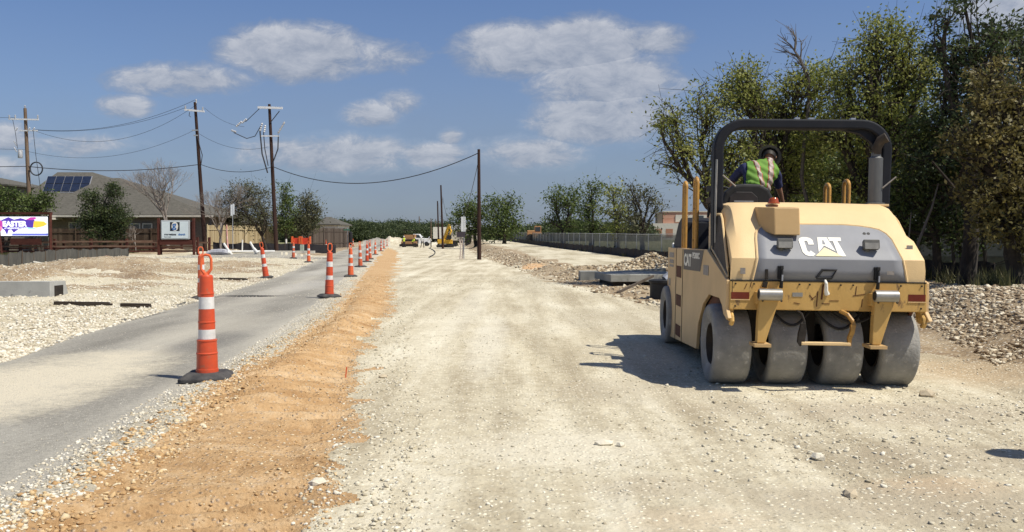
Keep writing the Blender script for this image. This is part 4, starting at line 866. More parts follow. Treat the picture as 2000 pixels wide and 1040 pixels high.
    def cloth(name, groups, off, m, cut=None, thick=None):
        sel = np.isin(lab.astype(str), groups)
        if cut is not None: sel &= cut
        nf = len(fin.polygons); lt = np.empty(nf, np.int32); fin.polygons.foreach_get('loop_total', lt); ls = np.empty(nf, np.int32); fin.polygons.foreach_get('loop_start', ls); li = np.empty(len(fin.loops), np.int32); fin.loops.foreach_get('vertex_index', li)
        q = np.where(lt == 4)[0]; F = li[ls[q][:, None] + np.arange(4)]; F = F[sel[F].all(1)]
        if not len(F): return
        us, inv = np.unique(F, return_inverse=True); P = co + no * (off * (1 + .25 * np.sin(co[:, 2:3] * 60 + co[:, 0:1] * 40)))
        o = np_mesh(name, P[us], inv.reshape(F.shape), m, root, True); so = o.modifiers.new('t', 'SOLIDIFY'); so.thickness = thick or .006; so.offset = -1; return o
    cloth('shirt', ['torso', 'uarm'], .010, shirt, ~((lab == 'torso') & (co @ np.array(up) > np.array(J['neck']) @ np.array(up) + .02)))
    cloth('trousers', ['leg', 'pelvis'], .014, trousers); cloth('boots', ['foot'], .014, M_BOOT)
    ax = (J['chest'] - J['pelvis']); axn = np.array(ax.normalized()); h = (co - np.array(J['pelvis'])) @ axn / ax.length
    bx = np.array((J['sr'] - J['sl']).normalized()); w = (co - np.array(J['chest'])) @ bx
    vcut = (h > -.12) & (np.abs(w) < .20)
    if vest:
        cloth('vest', ['torso', 'pelvis'], .026, vest, vcut)
        if stripes:
            for nm, m_, hw, off in (('orange_tape', M_STRIPO, .044, .029), ('silver_tape', M_STRIPS, .034, .032)):
                hb = (np.abs((h - .28) * ax.length) < hw) | ((np.abs(np.abs(w + .0) - (.03 + .07 * np.clip(h - .3, 0, 1.2))) < hw * .8) & (h > .28))
                cloth(nm, ['torso', 'pelvis'], off, m_, vcut & hb)
    # hair and hat
    def shell(name, s, lo, hi, m, c=(0,0,0), n=24, brim=None):
        mb = MB(); pr = []
        for i in range(9): t = lo + (hi - lo) * i / 8; pr.append((math.cos(t), math.sin(t)))
        if brim: pr = [(brim, pr[0][1] - .05), (brim * .96, pr[0][1] - .01)] + pr
        mb.lathe(pr, n); mb.v = [tuple(hc + M3 @ (Vector(c) + Vector((v[0] * s[0], v[1] * s[1], v[2] * s[2])))) for v in mb.v]; o = mb.build(name, m, root, smooth=True); return o
    shell('hair', (.084, .104, .122), -.5, 1.57, M_HAIR, (0, -.012, .004))
    shell('hard_hat', (.108, .13, .105), .12, 1.57, hat, (0, 0, .035), brim=1.32 if hatkind == 'brim' else 1.12)
    return root
def stand(**k):
    J = dict(pelvis=(0,0,.96), spine=(0,0,1.12), chest=(0,.01,1.32), neck=(0,.01,1.49), head=(0,.02,1.60), top=(0,.02,1.76), sl=(-.18,0,1.42), sr=(.18,0,1.42), el=(-.23,-.02,1.14), er=(.23,-.02,1.14), wl=(-.22,.08,.90), wr=(.22,.08,.90),
             hl=(-.09,0,.92), hr=(.09,0,.92), kl=(-.11,.03,.50), kr=(.11,.03,.50), al=(-.13,-.02,.09), ar=(.13,-.02,.09), tl=(-.15,.15,.045), tr=(.15,.15,.045)); J.update(k); return J

# ------------------------------------------------------------------ the pneumatic roller
YL = dict(rough=.55, spec=.35)
M_YEL = mat('faded yellow paint', (.62,.43,.215), (.54,.37,.18), scale=2.2, third=(.36,.25,.13), tscale=26, tw=.70, bump=.12, bscale=60, **YL)
M_HOOD = mat('sun-bleached yellow hood paint', (.72,.525,.275), (.67,.475,.24), scale=1.6, third=(.50,.33,.17), tscale=34, tw=.73, bump=.12, bscale=80, **YL)
M_BEAMY = mat('scuffed yellow bumper paint', (.57,.36,.115), (.49,.30,.09), scale=3, third=(.22,.135,.06), tscale=11, tw=.60, bump=.3, stretch=(1,1,.45), **YL)
M_BOXY = mat('tan housing paint', (.52,.35,.165), (.47,.31,.14), scale=2, bump=.1, **YL)
M_GREY = mat('grey hood panel paint', (.215,.22,.235), (.255,.26,.275), scale=2, third=(.12,.115,.115), tscale=12, tw=.70, bump=.08, **YL)
M_BLK = mat('dark blue-black paint', (.006,.0075,.012), (.011,.0125,.018), .62, 3, spec=.25)
M_BLKM = mat('matt black plastic', (.012,.012,.013), (.022,.022,.022), .6, 6)
M_DARK = mat('greasy dark steel', (.018,.015,.012), (.035,.028,.022), .8, 6, bump=.4)
M_TYRE = mat('dusty smooth tyre rubber', (.20,.195,.18), (.31,.30,.275), .9, 3.5, detail=8, third=(.40,.385,.345), tscale=17, tw=.60, bump=.45, bscale=45)
M_RIM = mat('dirty dark rim', (.035,.028,.022), (.07,.055,.04), .8, 6)
M_RED = mat('dark red reflector', (.12,.018,.010), (.17,.03,.014), .3, 5)
M_RECESS = mat('rusty red-brown recess', (.085,.03,.016), (.12,.045,.022), .8, 5)
M_MESHG = mat('dark side grille', (.045,.038,.034), (.085,.072,.062), .7, 90, detail=2, bump=.7, bscale=120)
M_STEEL = mat('worn steel tube', (.36,.345,.31), (.27,.26,.235), .42, 7, metal=.55)
M_EXH = mat('dull exhaust steel', (.10,.105,.105), (.17,.17,.165), .5, 5, metal=.5, stretch=(1,1,.3))
M_BRASS = mat('worn yellow handrail paint', (.52,.28,.06), (.36,.19,.05), .45, 8, third=(.14,.07,.03), tscale=18, tw=.6)
M_WLET = mat('white lettering', (.80,.78,.70), (.72,.70,.62), .5, 14)
M_CREAM = mat('pale yellow triangle', (.74,.66,.40), (.68,.60,.36), .5, 9)
M_LENS = mat('cloudy lamp lens', (.30,.29,.26), (.22,.21,.19), .25, 12)
M_AMB = mat('amber beacon', (.42,.09,.02), (.32,.06,.015), .2, 5, spec=.6)
M_CHALK = mat('grey sticker', (.30,.27,.24), (.22,.20,.18), .6, 30)
RO = thing('road_roller', 'yellow rubber-tyred road roller with grey rear panel parked on the pale roadbed', 'road roller', (3.10, 9.03, -.015))
RO.rotation_euler = (0, R(.73), -R(2))
def hp(u):
    """hood profile, (y, z): 0 bottom, 1 crease, 2 top of slope, 3 roof edge"""
    pts = [(-.50,1.09),(-.505,1.20),(-.50,1.305),(-.31,1.49),(-.12,1.665),(.0,1.775),(.06,1.825),(.13,1.862),(.24,1.885),(.6,1.905),(.95,1.905)]
    return pts
# wheels
def wheel(x, y, lab=None):
    w = MB(); hw = .19
    w.lathe([(.215,-hw+.045),(.25,-hw+.02),(.33,-hw),(.385,-hw+.006),(.402,-hw+.018),(.411,-hw+.042),(.415,-.08),(.416,0),(.415,.08),(.411,hw-.042),(.402,hw-.018),(.385,hw-.006),(.33,hw),(.25,hw-.02),(.215,hw-.045)], 56, 'x')
    o = w.build('wheel', M_TYRE, RO, smooth=True); o.location = (x, y, .402); autos(o.data, 60)
    r = MB(); r.lathe([(.216,-hw+.05),(.205,-hw+.03),(.195,-hw+.06),(.19,-.05),(.06,-.045),(.06,-.10),(0,-.10)], 36, 'x'); r.lathe([(.216,hw-.05),(.205,hw-.03),(.195,hw-.06),(.19,.05),(.06,.045),(.06,.10),(0,.10)], 36, 'x'); r.lathe([(.216,-.15),(.216,.15)], 36, 'x')
    for k in range(8): t = k * math.pi / 4; r.tube([(-.10,.12*math.cos(t),.12*math.sin(t)),(.10,.12*math.cos(t),.12*math.sin(t))], .014, 6)
    ro = r.build('rim', M_RIM, o, smooth=True)
for x in (-.88, -.325, .225, .78): wheel(x, 0)
for x in (-.86, -.30, .25, .81): wheel(x, 3.45)
# chassis, axles
m = MB(); m.b2(-.86,.86,.5,2.9,.30,1.30); m.b2(-.9,.9,-.30,4.0,.86,1.07); m.b2(-.9,.9,2.9,4.05,.9,1.34); m.build('chassis', M_DARK, RO)
for (x0, x1) in ((-.68,-.53),(-.12,.02),(.43,.57)):
    m = MB(); m.b2(x0+.01,x1-.01,-.10,.30,.42,.90); m.build('fork', M_DARK, RO)
m = MB(); m.tube([(-.80,0,.402),(.80,0,.402)], .055, 14); m.build('axle', M_DARK, RO, smooth=True)
m = MB(); m.tube([(-.80,3.45,.402),(.80,3.45,.402)], .055, 14); m.build('axle', M_DARK, RO, smooth=True)
# rear bumper beam
m = MB(); m.b2(-.955,.955,-.52,-.36,.80,1.083); bm_ = m.build('bumper', M_BEAMY, RO, bevel=.008)
for s in (-1, 1):
    x0, x1 = (-.94,-.765) if s < 0 else (.775,.94)
    m = MB(); m.b2(x0,x1,-.5235,-.50,.905,.972); m.build('reflector', M_RED, bm_)
    m = MB(); m.b2(x0-.005,x1+.005,-.527,-.519,.894,.901); m.build('reflector_trim', M_HOOD, bm_)
    m = MB(); xx = s*.93; m.prism([(-.50,.81),(-.36,.81),(-.40,.70),(-.47,.68)], xx-.02, xx+.02, 'x'); m.tube([(xx,-.49,.76),(xx,-.53,.73),(xx,-.545,.69),(xx,-.52,.66),(xx,-.48,.66)], .022, 8); m.build('tie_down_hook', M_BEAMY, RO, smooth=False)
m = MB(); m.b2(-.345,-.245,-.5245,-.51,.935,.975); m.build('data_plate', M_STEEL, bm_)
m = MB(); m.tube([(-.035,-.53,1.10),(-.03,-.555,1.07),(-.028,-.548,1.0),(-.012,-.532,.965)], [.012,.016,.02,.026], 8); m.build('rag_strap', M_WLET, bm_, smooth=True)
m = MB(); m.box((-.055,-.5235,.985),(.016,.004,.15),(0,.10,0)); m.build('rust_streak', M_RECESS, bm_)
m = MB(); m.box((-.105,-.5235,.915),(.008,.004,.15),(0,.06,0)); m.build('rust_streak', M_RECESS, bm_)
for k, (x, z, w, h, a) in enumerate([(-.16,.93,.06,.007,.9),(-.14,.925,.06,.006,-.7),(.06,.90,.09,.005,0),(.27,1.0,.006,.09,.1),(.33,.88,.006,.08,.1),(-.02,.87,.08,.006,0),(.30,.96,.12,.006,-.15),(.5,.84,.05,.006,.3),(-.3,.87,.06,.006,.2),(-.75,1.05,.006,.05,.2),(-.80,1.03,.006,.06,.4)]):
    m = MB(); m.box((x,-.5222,z),(w,.003,h),(0,a,0)); m.build('scratch', M_RECESS, bm_)
# scraper legs and steel tubes
for s, xc in ((-1, -.60), (1, .50)):
    m = MB(); m.prism([(xc-.10,1.0),(xc+.085,.99),(xc+.085,.90),(xc+.05,.78),(xc-.035,.49),(xc-.115,.49),(xc-.11,.72),(xc-.10,.85)], -.67, -.585, 'y'); m.b2(xc-.115,xc+.085,-.62,-.50,.86,.98); lg = m.build('scraper_arm', M_BEAMY, RO, bevel=.006)
    m = MB(); m.b2(xc-.15,xc+.01,-.72,-.50,.455,.485); m.build('foot_plate', M_BOXY, lg)
    m = MB(); m.tube([(xc-.115,-.70,.962),(xc+.10,-.70,.962)], .056, 20); m.tube([(xc-.118,-.70,.962),(xc-.10,-.70,.962)], .050, 20); tb = m.build('steel_tube', M_STEEL, lg, smooth=True)
    m = MB(); m.tube([(xc-.120,-.70,.962),(xc-.116,-.70,.962)], .042, 16); m.build('tube_bore', M_DARK, tb)
# hanging step
m = MB(); m.b2(-.285,.185,-.66,-.60,.475,.505); st = m.build('step', M_HOOD, RO, bevel=.006)
m = MB(); m.tube([(-.30,-.50,.80),(-.26,-.56,.77),(-.245,-.60,.70),(-.25,-.62,.66)], .010, 6); m.prism([(-.285,.68),(-.24,.68),(-.235,.60),(-.25,.50),(-.29,.46),(-.315,.50),(-.31,.58)], -.64, -.60, 'y'); m.build('step_bracket', M_DARK, RO)
m = MB(); m.tube([(.13,-.50,.80),(.18,-.56,.77),(.215,-.60,.71),(.225,-.62,.66)], .022, 8); m.prism([(.19,.68),(.235,.67),(.225,.60),(.20,.54),(.195,.47),(.165,.47),(.165,.55),(.19,.62)], -.64, -.60, 'y'); m.build('step_bracket', M_BRASS, RO)
# side panels
PANEL = [(3.5,1.365),(.56,1.375),(-.50,1.085),(-.50,.80),(-.60,.72),(-.52,.70),(-.38,.74),(-.30,.82),(-.16,.885),(.40,.885),(.72,.76),(1.02,.50),(1.12,.20),(3.5,.10)]
for s in (-1, 1):
    m = MB(); x0, x1 = (-.985,-.945) if s < 0 else (.945,.985); m.prism(PANEL, x0, x1, 'x'); sp = m.build('side_panel', M_YEL, RO, bevel=.008)
    xo = -.988 if s < 0 else .988
    m = MB(); m.prism([(.40,.884),(.70,.76),(.6,.70),(-.2,.70),(-.30,.82),(-.16,.884)], s*.90, s*.935, 'x'); m.build('arch_liner', M_RECESS, sp)
    for (z) in (1.055, .675, .275):
        m = MB(); m.b2(xo-.002,xo+.002,2.28,2.66,z-.075,z+.075); m.build('hinge_recess', M_RECESS, sp)
    for yy_ in (2.72, 2.17):
        m = MB(); m.b2(xo-.001,xo+.001,yy_-.012,yy_+.012,.12,1.36); m.build('door_seam', M_DARK, sp)
    if s < 0:
        m = MB(); m.add([(xo,2.10,1.355),(xo,.72,1.362),(xo,.92,1.115),(xo,2.10,1.10)], [(0,1,2,3)]); m.build('decal', mat('dark grey decal', (.085,.078,.07), (.11,.10,.09), .6, 8), sp)
        for (y0, y1, z0, z1) in ((3.32,2.95,1.20,1.15),(3.32,2.95,1.13,1.10),(3.34,2.93,1.30,1.23),(3.40,3.22,.93,.83),(.72,.42,1.20,1.09)):
            m = MB(); m.b2(xo-.0015,xo+.0015,min(y0,y1),max(y0,y1),min(z0,z1),max(z0,z1)); m.build('sticker', M_CHALK, sp)
def text(name, body, size, m, parent, loc, rot, ext=.002, bold=.0, sx=1.0, align='LEFT'):
    c = bpy.data.curves.new('t', 'FONT'); c.body = body; c.size = size; c.extrude = ext; c.offset = bold; c.align_x = align; o = bpy.data.objects.new('t', c); COL.objects.link(o)
    dg = bpy.context.evaluated_depsgraph_get(); dg.update(); me = bpy.data.meshes.new_from_object(o.evaluated_get(dg)); bpy.data.objects.remove(o)
    me.materials.clear(); me.materials.append(m); q = bpy.data.objects.new(name, me); COL.objects.link(q); q.parent = parent; q.location = loc; q.rotation_euler = rot; q.scale = (sx, 1, 1); return q
# hood shell
prof = hp(0); m = MB(); NS = 22
rows = []
for i, (y, z) in enumerate(prof):
    hw = .945 if i < 2 else (.935 if i == 2 else .935 - .045 * min(1, (z - 1.3) / .55)); rnd = .02 if i < 3 else .03 + .12 * min(1, max(0, (z - 1.35) / .45)); row = []
    for k in range(NS + 1):
        t = -1 + 2 * k / NS; x = hw * (abs(t) ** .8) * (1 if t > 0 else -1); e = max(0, abs(x) - (hw - rnd)) / rnd; dz = -(1 - math.sqrt(max(0, 1 - e * e))) * rnd * (.9 if i > 3 else .3)
        arch = -.012 * (x / hw) ** 2 if i > 5 else 0
        row.append((x, y + (e * e) * (.045 if 2 < i < 8 else .01), z + (dz if i > 3 else 0) + arch))
    rows.append(row)
vs = [p for r_ in rows for p in r_]; n1 = NS + 1
fs = [(i*n1+k, i*n1+k+1, (i+1)*n1+k+1, (i+1)*n1+k) for i in range(len(rows)-1) for k in range(NS)]
b0 = len(vs)
for i, r_ in enumerate(rows):            # skirts down both sides
    for e in (0, -1): vs.append((r_[e][0] + (.012 if e == 0 else -.012) * 0, r_[e][1] if i < 3 else r_[e][1], 1.085))
sidef = []
for s, e in ((0, 0), (1, NS)):
    for i in range(len(rows) - 1): sidef.append((i*n1+e, (i+1)*n1+e, b0+(i+1)*2+s, b0+i*2+s))
b1 = len(vs); fs += sidef; fr = [(len(rows)-1)*n1+k for k in range(n1)] + [b0+(len(rows)-1)*2+1, b0+(len(rows)-1)*2]; fs.append(tuple(fr))
m.add(vs, fs); hood = m.build('hood', M_HOOD, RO, smooth=True); autos(hood.data, 34)
def hs(x, z, off=.0):
    """point on the hood's rear surface at height z"""
    for (a, b) in zip(prof[:-1], prof[1:]):
        if a[1] <= z <= b[1]:
            t = (z - a[1]) / (b[1] - a[1]); y = a[0] + (b[0] - a[0]) * t; d = Vector((0, b[0]-a[0], b[1]-a[1])).normalized(); nn = Vector((0, -d.z, d.y)); return Vector((x, y, z)) + nn * off
    return Vector((x, prof[-1][0], z))
# grey inset: a thin raised panel following the hood, built in rows
def inset(name, edge, off, m_, parent, zs, ncol=14):
    m = MB(); rows_ = []
    for z in zs:
        l, r_ = edge(z); rows_.append([hs(l + (r_ - l) * k / ncol, z, off) for k in range(ncol + 1)])
    n = ncol + 1; V_ = [p for r_ in rows_ for p in r_]; F_ = [(i*n+k, i*n+k+1, (i+1)*n+k+1, (i+1)*n+k) for i in range(len(rows_)-1) for k in range(ncol)]
    m.add(V_, F_); o = m.build(name, m_, parent, smooth=True); autos(o.data, 20)
    so = o.modifiers.new('t', 'SOLIDIFY'); so.thickness = .008; so.offset = 0; return o
def gedge(z):
    L_ = np.interp(z, [1.09,1.305,1.52,1.585,1.62,1.64,1.648], [-.735,-.69,-.655,-.63,-.58,-.50,-.40]); Rr = np.interp(z, [1.09,1.305,1.50,1.56,1.60,1.63,1.648], [.765,.72,.69,.655,.60,.48,.25]); return float(L_), float(Rr)
gp_ = inset('grey_panel', gedge, .006, M_GREY, hood, [1.092,1.2,1.30,1.31,1.4,1.5,1.56,1.60,1.62,1.635,1.648])
def rimline(pts, r=.013):
    m = MB(); m.tube(pts, r, 6); return m.build('panel_rim', M_HOOD, hood, smooth=True)
zz = [1.092,1.2,1.30,1.31,1.4,1.5,1.56,1.60,1.62,1.635,1.648]
rimline([hs(gedge(z)[0], z, .004) for z in zz] + [hs(gedge(z)[1], z, .004) for z in reversed(zz)])
m = MB(); m.b2(-.95,.95,-.523,-.36,1.0835,1.092); m.build('hood_gap', M_BLKM, RO)
# side grilles
for s in (-1, 1):
    pts = [(.50,1.385),(.50,1.66),(.40,1.76),(.22,1.755),(.12,1.70),(-.40,1.20),(-.44,1.11)]
    def sx(z): return s * ((.945 if z < 1.3 else .935 - .045 * min(1, (z - 1.3) / .55)) + .004)
    m = MB(); n = len(pts); m.add([(sx(z), y, z) for y, z in pts] + [(sx(z) + s*.006, y, z) for y, z in pts], [tuple(range(n)), tuple(range(n, 2*n))] + [(i, (i+1)%n, n+(i+1)%n, n+i) for i in range(n)]); gr = m.build('side_grille', M_MESHG, hood)
    m = MB(); m.tube([(sx(z) + s*.004, y, z) for y, z in pts + [pts[0]]], .012, 6); m.build('grille_rim', M_HOOD, gr, smooth=True)
# housing box on the hood
m = MB(); lo = [(-.49,-.40),(-.235,-.40),(-.235,.02),(-.60,.02)]; V_ = []
V_ = [(-.485,-.355,1.535),(-.232,-.355,1.535),(-.232,.05,1.60),(-.60,.05,1.62),(-.49,-.315,1.815),(-.235,-.315,1.815),(-.235,.06,1.835),(-.595,.06,1.83),(-.60,-.15,1.60),(-.60,-.12,1.825)]
m.add(V_, [(0,1,5,4),(1,2,6,5),(2,3,7,6),(3,8,9,7),(8,0,4,9),(4,5,6,7,9),(0,8,3,2,1)]); m.build('air_intake_housing', M_BOXY, RO, bevel=.012, angle=25)
m = MB(); m.lathe([(0,.0),(.062,.0),(.062,.012),(.052,.018),(.046,.05),(.036,.062),(0,.066)], 20, c=(-.385,.10,1.868)); m.build('beacon', M_AMB, RO, smooth=True)
# lamps
for x in (-.425, .415):
    p = hs(x, 1.43, 0); m = MB(); m.box(p + Vector((-.015,-.03,-.025)), (.05,.07,.05)); m.box(p + Vector((.015,-.075,.022)), (.15,.085,.09), (R(-14),0,R(-10))); lp = m.build('work_lamp', mat('lamp housing', (.10,.098,.09), (.14,.135,.12), .5, 7), RO, bevel=.008)
    m = MB(); m.box(p + Vector((.008,-.12,.012)), (.125,.006,.062), (R(-14),0,R(-10))); m.build('lens', M_LENS, lp)
for x in (.435, .475):
    p = hs(x, 1.555, .009); m = MB(); m.tube([p, p + Vector((0,-.004,.003))], .016, 14); m.build('vent_hole', M_BLKM, gp_)
# latches
for x in (-.475, .455):
    m = MB(); m.box((x+.005,-.53,1.17), (.045,.05,.13)); m.box((x+.012,-.555,1.22), (.032,.03,.035)); m.tube([(x+.015,-.56,1.19),(x+.01,-.565,1.09),(x+.01,-.55,1.02)], [.012,.016,.020], 8); m.build('hood_latch', M_BLKM, RO, bevel=.004)
    m = MB(); m.tube([(x+.015,-.575,1.15),(x+.012,-.578,1.09)], .009, 8); m.build('latch_rod', M_GALV, RO, smooth=True)
m = MB(); m.box((-.60,-.52,1.15), (.025,.02,.10)); m.box((-.615,-.528,1.05), (.045,.012,.06), (0,.2,0)); m.build('lock_hasp', M_DARK, RO)
# grab handle, a slanted ring
hx = [(-.115,1.12),(-.06,1.20),(.075,1.20),(.03,1.12)]; p4_ = [hs(x, z, .016) for x, z in hx]; m = MB(); m.tube(p4_ + [p4_[0]], .013, 8); m.build('grab_handle', M_BLKM, hood, smooth=True)
# emblem: three heavy letters and a triangle, set on the slope
def onslope(poly, name, m_, off=.011, th=.004):
    m = MB(); n = len(poly); a = [hs(x, z, off) for x, z in poly]; b = [hs(x, z, off + th) for x, z in poly]
    m.add([tuple(q) for q in a + b], [tuple(range(n)), tuple(range(n, 2*n))] + [(i, (i+1)%n, n+(i+1)%n, n+i) for i in range(n)]); return m.build(name, m_, gp_)
ex0, ez0, ew, eh = -.248, 1.325, .43, .185
q = lambda pts: [(ex0 + u * ew, ez0 + v * eh) for u, v in pts]
C_ = [(.335,.60),(.335,.84),(.29,.95),(.21,1.0),(.12,1.0),(.05,.95),(.01,.83),(.03,.20),(.08,.05),(.15,0),(.25,0),(.315,.10),(.22,.29),(.205,.22),(.165,.22),(.145,.28),(.135,.76),(.15,.80),(.19,.80),(.205,.76),(.21,.60)]
onslope(q(C_), 'emblem_letter', M_WLET)
onslope(q([(.395,.20),(.46,1),(.68,1),(.785,.26),(.56,.56)]), 'emblem_letter', M_WLET)
onslope(q([(.535,.62),(.605,.62),(.585,.84),(.555,.84)]), 'letter_gap', M_GREY, .0155, .001)
onslope(q([(.70,1),(1,1),(.985,.80),(.90,.80),(.99,0),(.90,0),(.815,.14),(.795,.80),(.72,.80)]), 'emblem_letter', M_WLET, .0112)
onslope(q([(.30,.0),(.56,.46),(.91,.0)]), 'emblem_triangle', M_CREAM, .0116)
# the same emblem and the model number on the side decal
spL = [o for o in RO.children if o.name.startswith('side_panel')][0]
text('side_lettering', 'CAT', .20, M_WLET, spL, (-.9885, 2.06, 1.16), (R(90), 0, R(-90)), .001, .008, 1.35)
text('side_lettering', 'PS300C', .095, M_WLET, spL, (-.9885, 1.45, 1.26), (R(90), 0, R(-90)), .001, .003, 1.6)
# roll bar
def rbox(pts, w, dpt, m_):
    m = MB(); pts = [Vector(p) for p in pts]; vs = []
    for i, p in enumerate(pts):
        d = (pts[min(i+1, len(pts)-1)] - pts[max(i-1, 0)]).normalized(); nrm = Vector((d.z, 0, -d.x))
        for a, b in ((-1,-1),(1,-1),(1,1),(-1,1)): vs.append(p + nrm * (a * w / 2) + Vector((0, b * dpt / 2, 0)))
    fs = [(i*4+k, i*4+(k+1)%4, (i+1)*4+(k+1)%4, (i+1)*4+k) for i in range(len(pts)-1) for k in range(4)] + [(3,2,1,0), tuple((len(pts)-1)*4+k for k in range(4))]
    m.add(vs, fs); return m
cx_ = .90; ztop = 2.745; rr_ = .27; arc = [(cx_ - rr_ + rr_ * math.sin(t), ztop - rr_ + rr_ * math.cos(t)) for t in np.linspace(0, math.pi/2, 9)]
path = [(-.885,.50,1.05),(-.895,.50,1.7)] + [(-x, .50, z) for x, z in reversed(arc)] + [(x, .50, z) for x, z in arc] + [(.885,.50,1.7),(.88,.50,1.05)]
m = rbox(path, .106, .18, None); rb = m.build('roll_bar', M_BLK, RO, bevel=.02, seg=3, angle=50)
m = MB(); m.prism([(.40,2.70),(.845,2.70),(.845,2.20),(.815,2.42),(.74,2.56),(.62,2.65)], .46, .54, 'y'); m.build('gusset', M_BLK, rb)
for (x, z, a) in ((-.80,2.12,-.55),(.90,2.12,.5)):
    m = MB(); m.tube([(x-.07,.34,z-.06*(-1 if x<0 else 1)),(x+.07,.34,z+.06*(-1 if x<0 else 1))], .008, 6); m.build('cable_tie', M_CHALK, rb)
m = MB(); m.tube([(-.93,.38,2.35),(-.935,.37,1.9),(-.93,.37,1.45)], .012, 6); m.build('wiring_conduit', M_STEEL, rb, smooth=True)
for x in (-.05, .10, .55): m = MB(); m.box((x,.50,2.812),(.05,.06,.02)); m.build('roof_bolt', M_GALV, rb)
# exhaust
m = MB(); m.tube([(.775,.40,1.86),(.775,.40,2.38)], .072, 24); m.lathe([(.072,2.38),(.05,2.40),(.05,2.44)], 20, c=(.775,.40,0)); m.lathe([(.10,1.88),(.10,1.90),(.08,1.905)], 20, c=(.775,.40,0)); ex = m.build('exhaust_stack', M_EXH, RO, smooth=True)
m = MB(); m.tube([(.775,.40,2.42),(.78,.39,2.50),(.81,.37,2.57),(.86,.34,2.60)], [.05,.05,.052,.055], 16); m.build('exhaust_elbow', M_RIM, ex, smooth=True)
m = MB(); m.b2(.66,.88,.28,.52,1.862,1.885); m.build('exhaust_plate', M_HOOD, ex, bevel=.004)
# platform, console, seat, rails
m = MB(); m.b2(-.94,.94,.96,3.52,1.28,1.345); m.build('platform', M_BLKM, RO)
m = MB(); m.prism([(3.48,1.345),(3.42,1.38),(2.95,1.72),(2.72,1.78),(2.62,1.72),(2.6,1.345)], -.93, .93, 'x'); m.build('front_console', M_BLK, RO, bevel=.03)
m = MB(); m.b2(-.70,-.18,1.05,1.55,1.345,1.62); m.build('seat_base', M_BLKM, RO)
m = MB(); m.prism([(-.74,1.64),(-.74,1.92),(-.70,2.04),(-.60,2.12),(-.48,2.135),(-.30,2.13),(-.20,2.08),(-.13,1.95),(-.10,1.64)], 1.02, 1.14, 'y'); sb = m.build('seat_back', M_BLKM, RO, bevel=.035, seg=3)
m = MB(); m.prism([(-.66,1.86),(-.65,1.98),(-.58,2.04),(-.40,2.04),(-.33,1.98),(-.32,1.86)], 1.005, 1.03, 'y'); m.build('seat_pad', mat('seat vinyl', (.02,.018,.018), (.035,.03,.03), .45, 6), sb, bevel=.008)
m = MB(); m.box((-.49,1.0,1.93),(.22,.012,.012)); m.build('seat_bar', M_GALV, sb)
m = MB(); m.b2(-.70,-.16,1.14,1.62,1.62,1.74); m.build('seat_cushion', M_BLKM, RO, bevel=.04, seg=3)
m = MB(); m.tube([(-.40,2.75,1.7),(-.42,2.45,2.0)], .03, 8); sc_ = m.build('steering_column', M_BLKM, RO, smooth=True)
m = MB(); m.tube([(-.42+.19*math.cos(t), 2.43+.10*math.sin(t), 2.02+.16*math.sin(t)) for t in np.linspace(0, 6.283, 25)], .014, 6, caps=False); m.build('steering_wheel', M_BLKM, sc_, smooth=True)
m = MB(); m.tube([(-.76,1.3,1.7),(-.77,1.35,2.0),(-.73,1.4,2.10)], .018, 6); m.tube([(-.80,1.5,1.75),(-.78,1.5,2.08)], .016, 6); m.box((-.78,1.3,1.95),(.12,.3,.07)); m.box((-.79,1.5,2.1),(.07,.05,.07)); m.build('control_levers', M_BLKM, RO)
m = MB(); m.b2(-.78,-.70,.9,1.5,1.345,1.9); m.build('armrest_console', M_BLKM, RO, bevel=.02)
m = MB(); m.tube([(.02,2.1,1.345),(.02,2.1,2.02)], .03, 8); m.box((.02,2.1,2.05),(.09,.07,.12)); m.build('instrument_post', M_BLKM, RO, bevel=.01)
for (s, y0) in ((-1,2.32),(-1,1.50),(1,2.4),(1,1.68)):
    x = s * .935; zt = 2.23; m = MB(); L_ = .17; a = [(x,y0,1.30),(x,y0,zt-.06)] + [(x, y0+L_/2-L_/2*math.cos(t), zt-.06+.06*math.sin(t)) for t in np.linspace(.3,2.84,6)] + [(x,y0+L_,zt-.06),(x,y0+L_,1.30)]
    m.tube(a, .024, 10); m.build('handrail', M_BRASS, RO, smooth=True)
m = MB(); m.tube([(-.93,3.3,1.36),(-.93,3.38,1.42)], .02, 6); m.build('corner_bolt', M_WLET, RO)
m = MB(); m.tube([(.3,2.5,1.95),(.75,2.5,1.93)], .018, 6); m.b2(.28,.78,2.46,2.54,1.345,1.92); m.build('right_locker', M_BLKM, RO)

# operator, bending over to the right beside the seat; joints are measured in the roller's own frame
Jo = stand(pelvis=(-.24,1.78,1.98), spine=(-.17,1.88,2.12), chest=(-.045,2.00,2.31), neck=(.075,2.11,2.455), head=(.115,2.19,2.525), top=(.15,2.31,2.625), sl=(-.235,2.02,2.42), sr=(.165,2.06,2.375), el=(-.35,2.20,2.27), er=(.225,2.17,2.17), wl=(-.33,2.36,2.07), wr=(.315,2.30,1.985),
           hl=(-.29,1.78,1.97), hr=(-.11,1.78,1.96), kl=(-.30,2.05,1.68), kr=(-.09,2.08,1.66), al=(-.30,1.86,1.44), ar=(-.06,1.90,1.44), tl=(-.30,2.04,1.39), tr=(-.06,2.08,1.39), face=(.35,.8,-.5))
off = Vector((-.1, 2.0, 1.345)); Jo = {k: (Vector(v) - off if k != 'face' else Vector(v)) for k, v in Jo.items()}
Mr = Matrix.Translation(RO.location) @ RO.rotation_euler.to_matrix().to_4x4()
op = person('machine operator in a lime vest and grey hard hat bending beside the roller seat', Jo, Mr @ off, -R(2), M_HATG, M_VEST, M_NAVY, M_JEAN, voxel=.010, bulk=1.22)

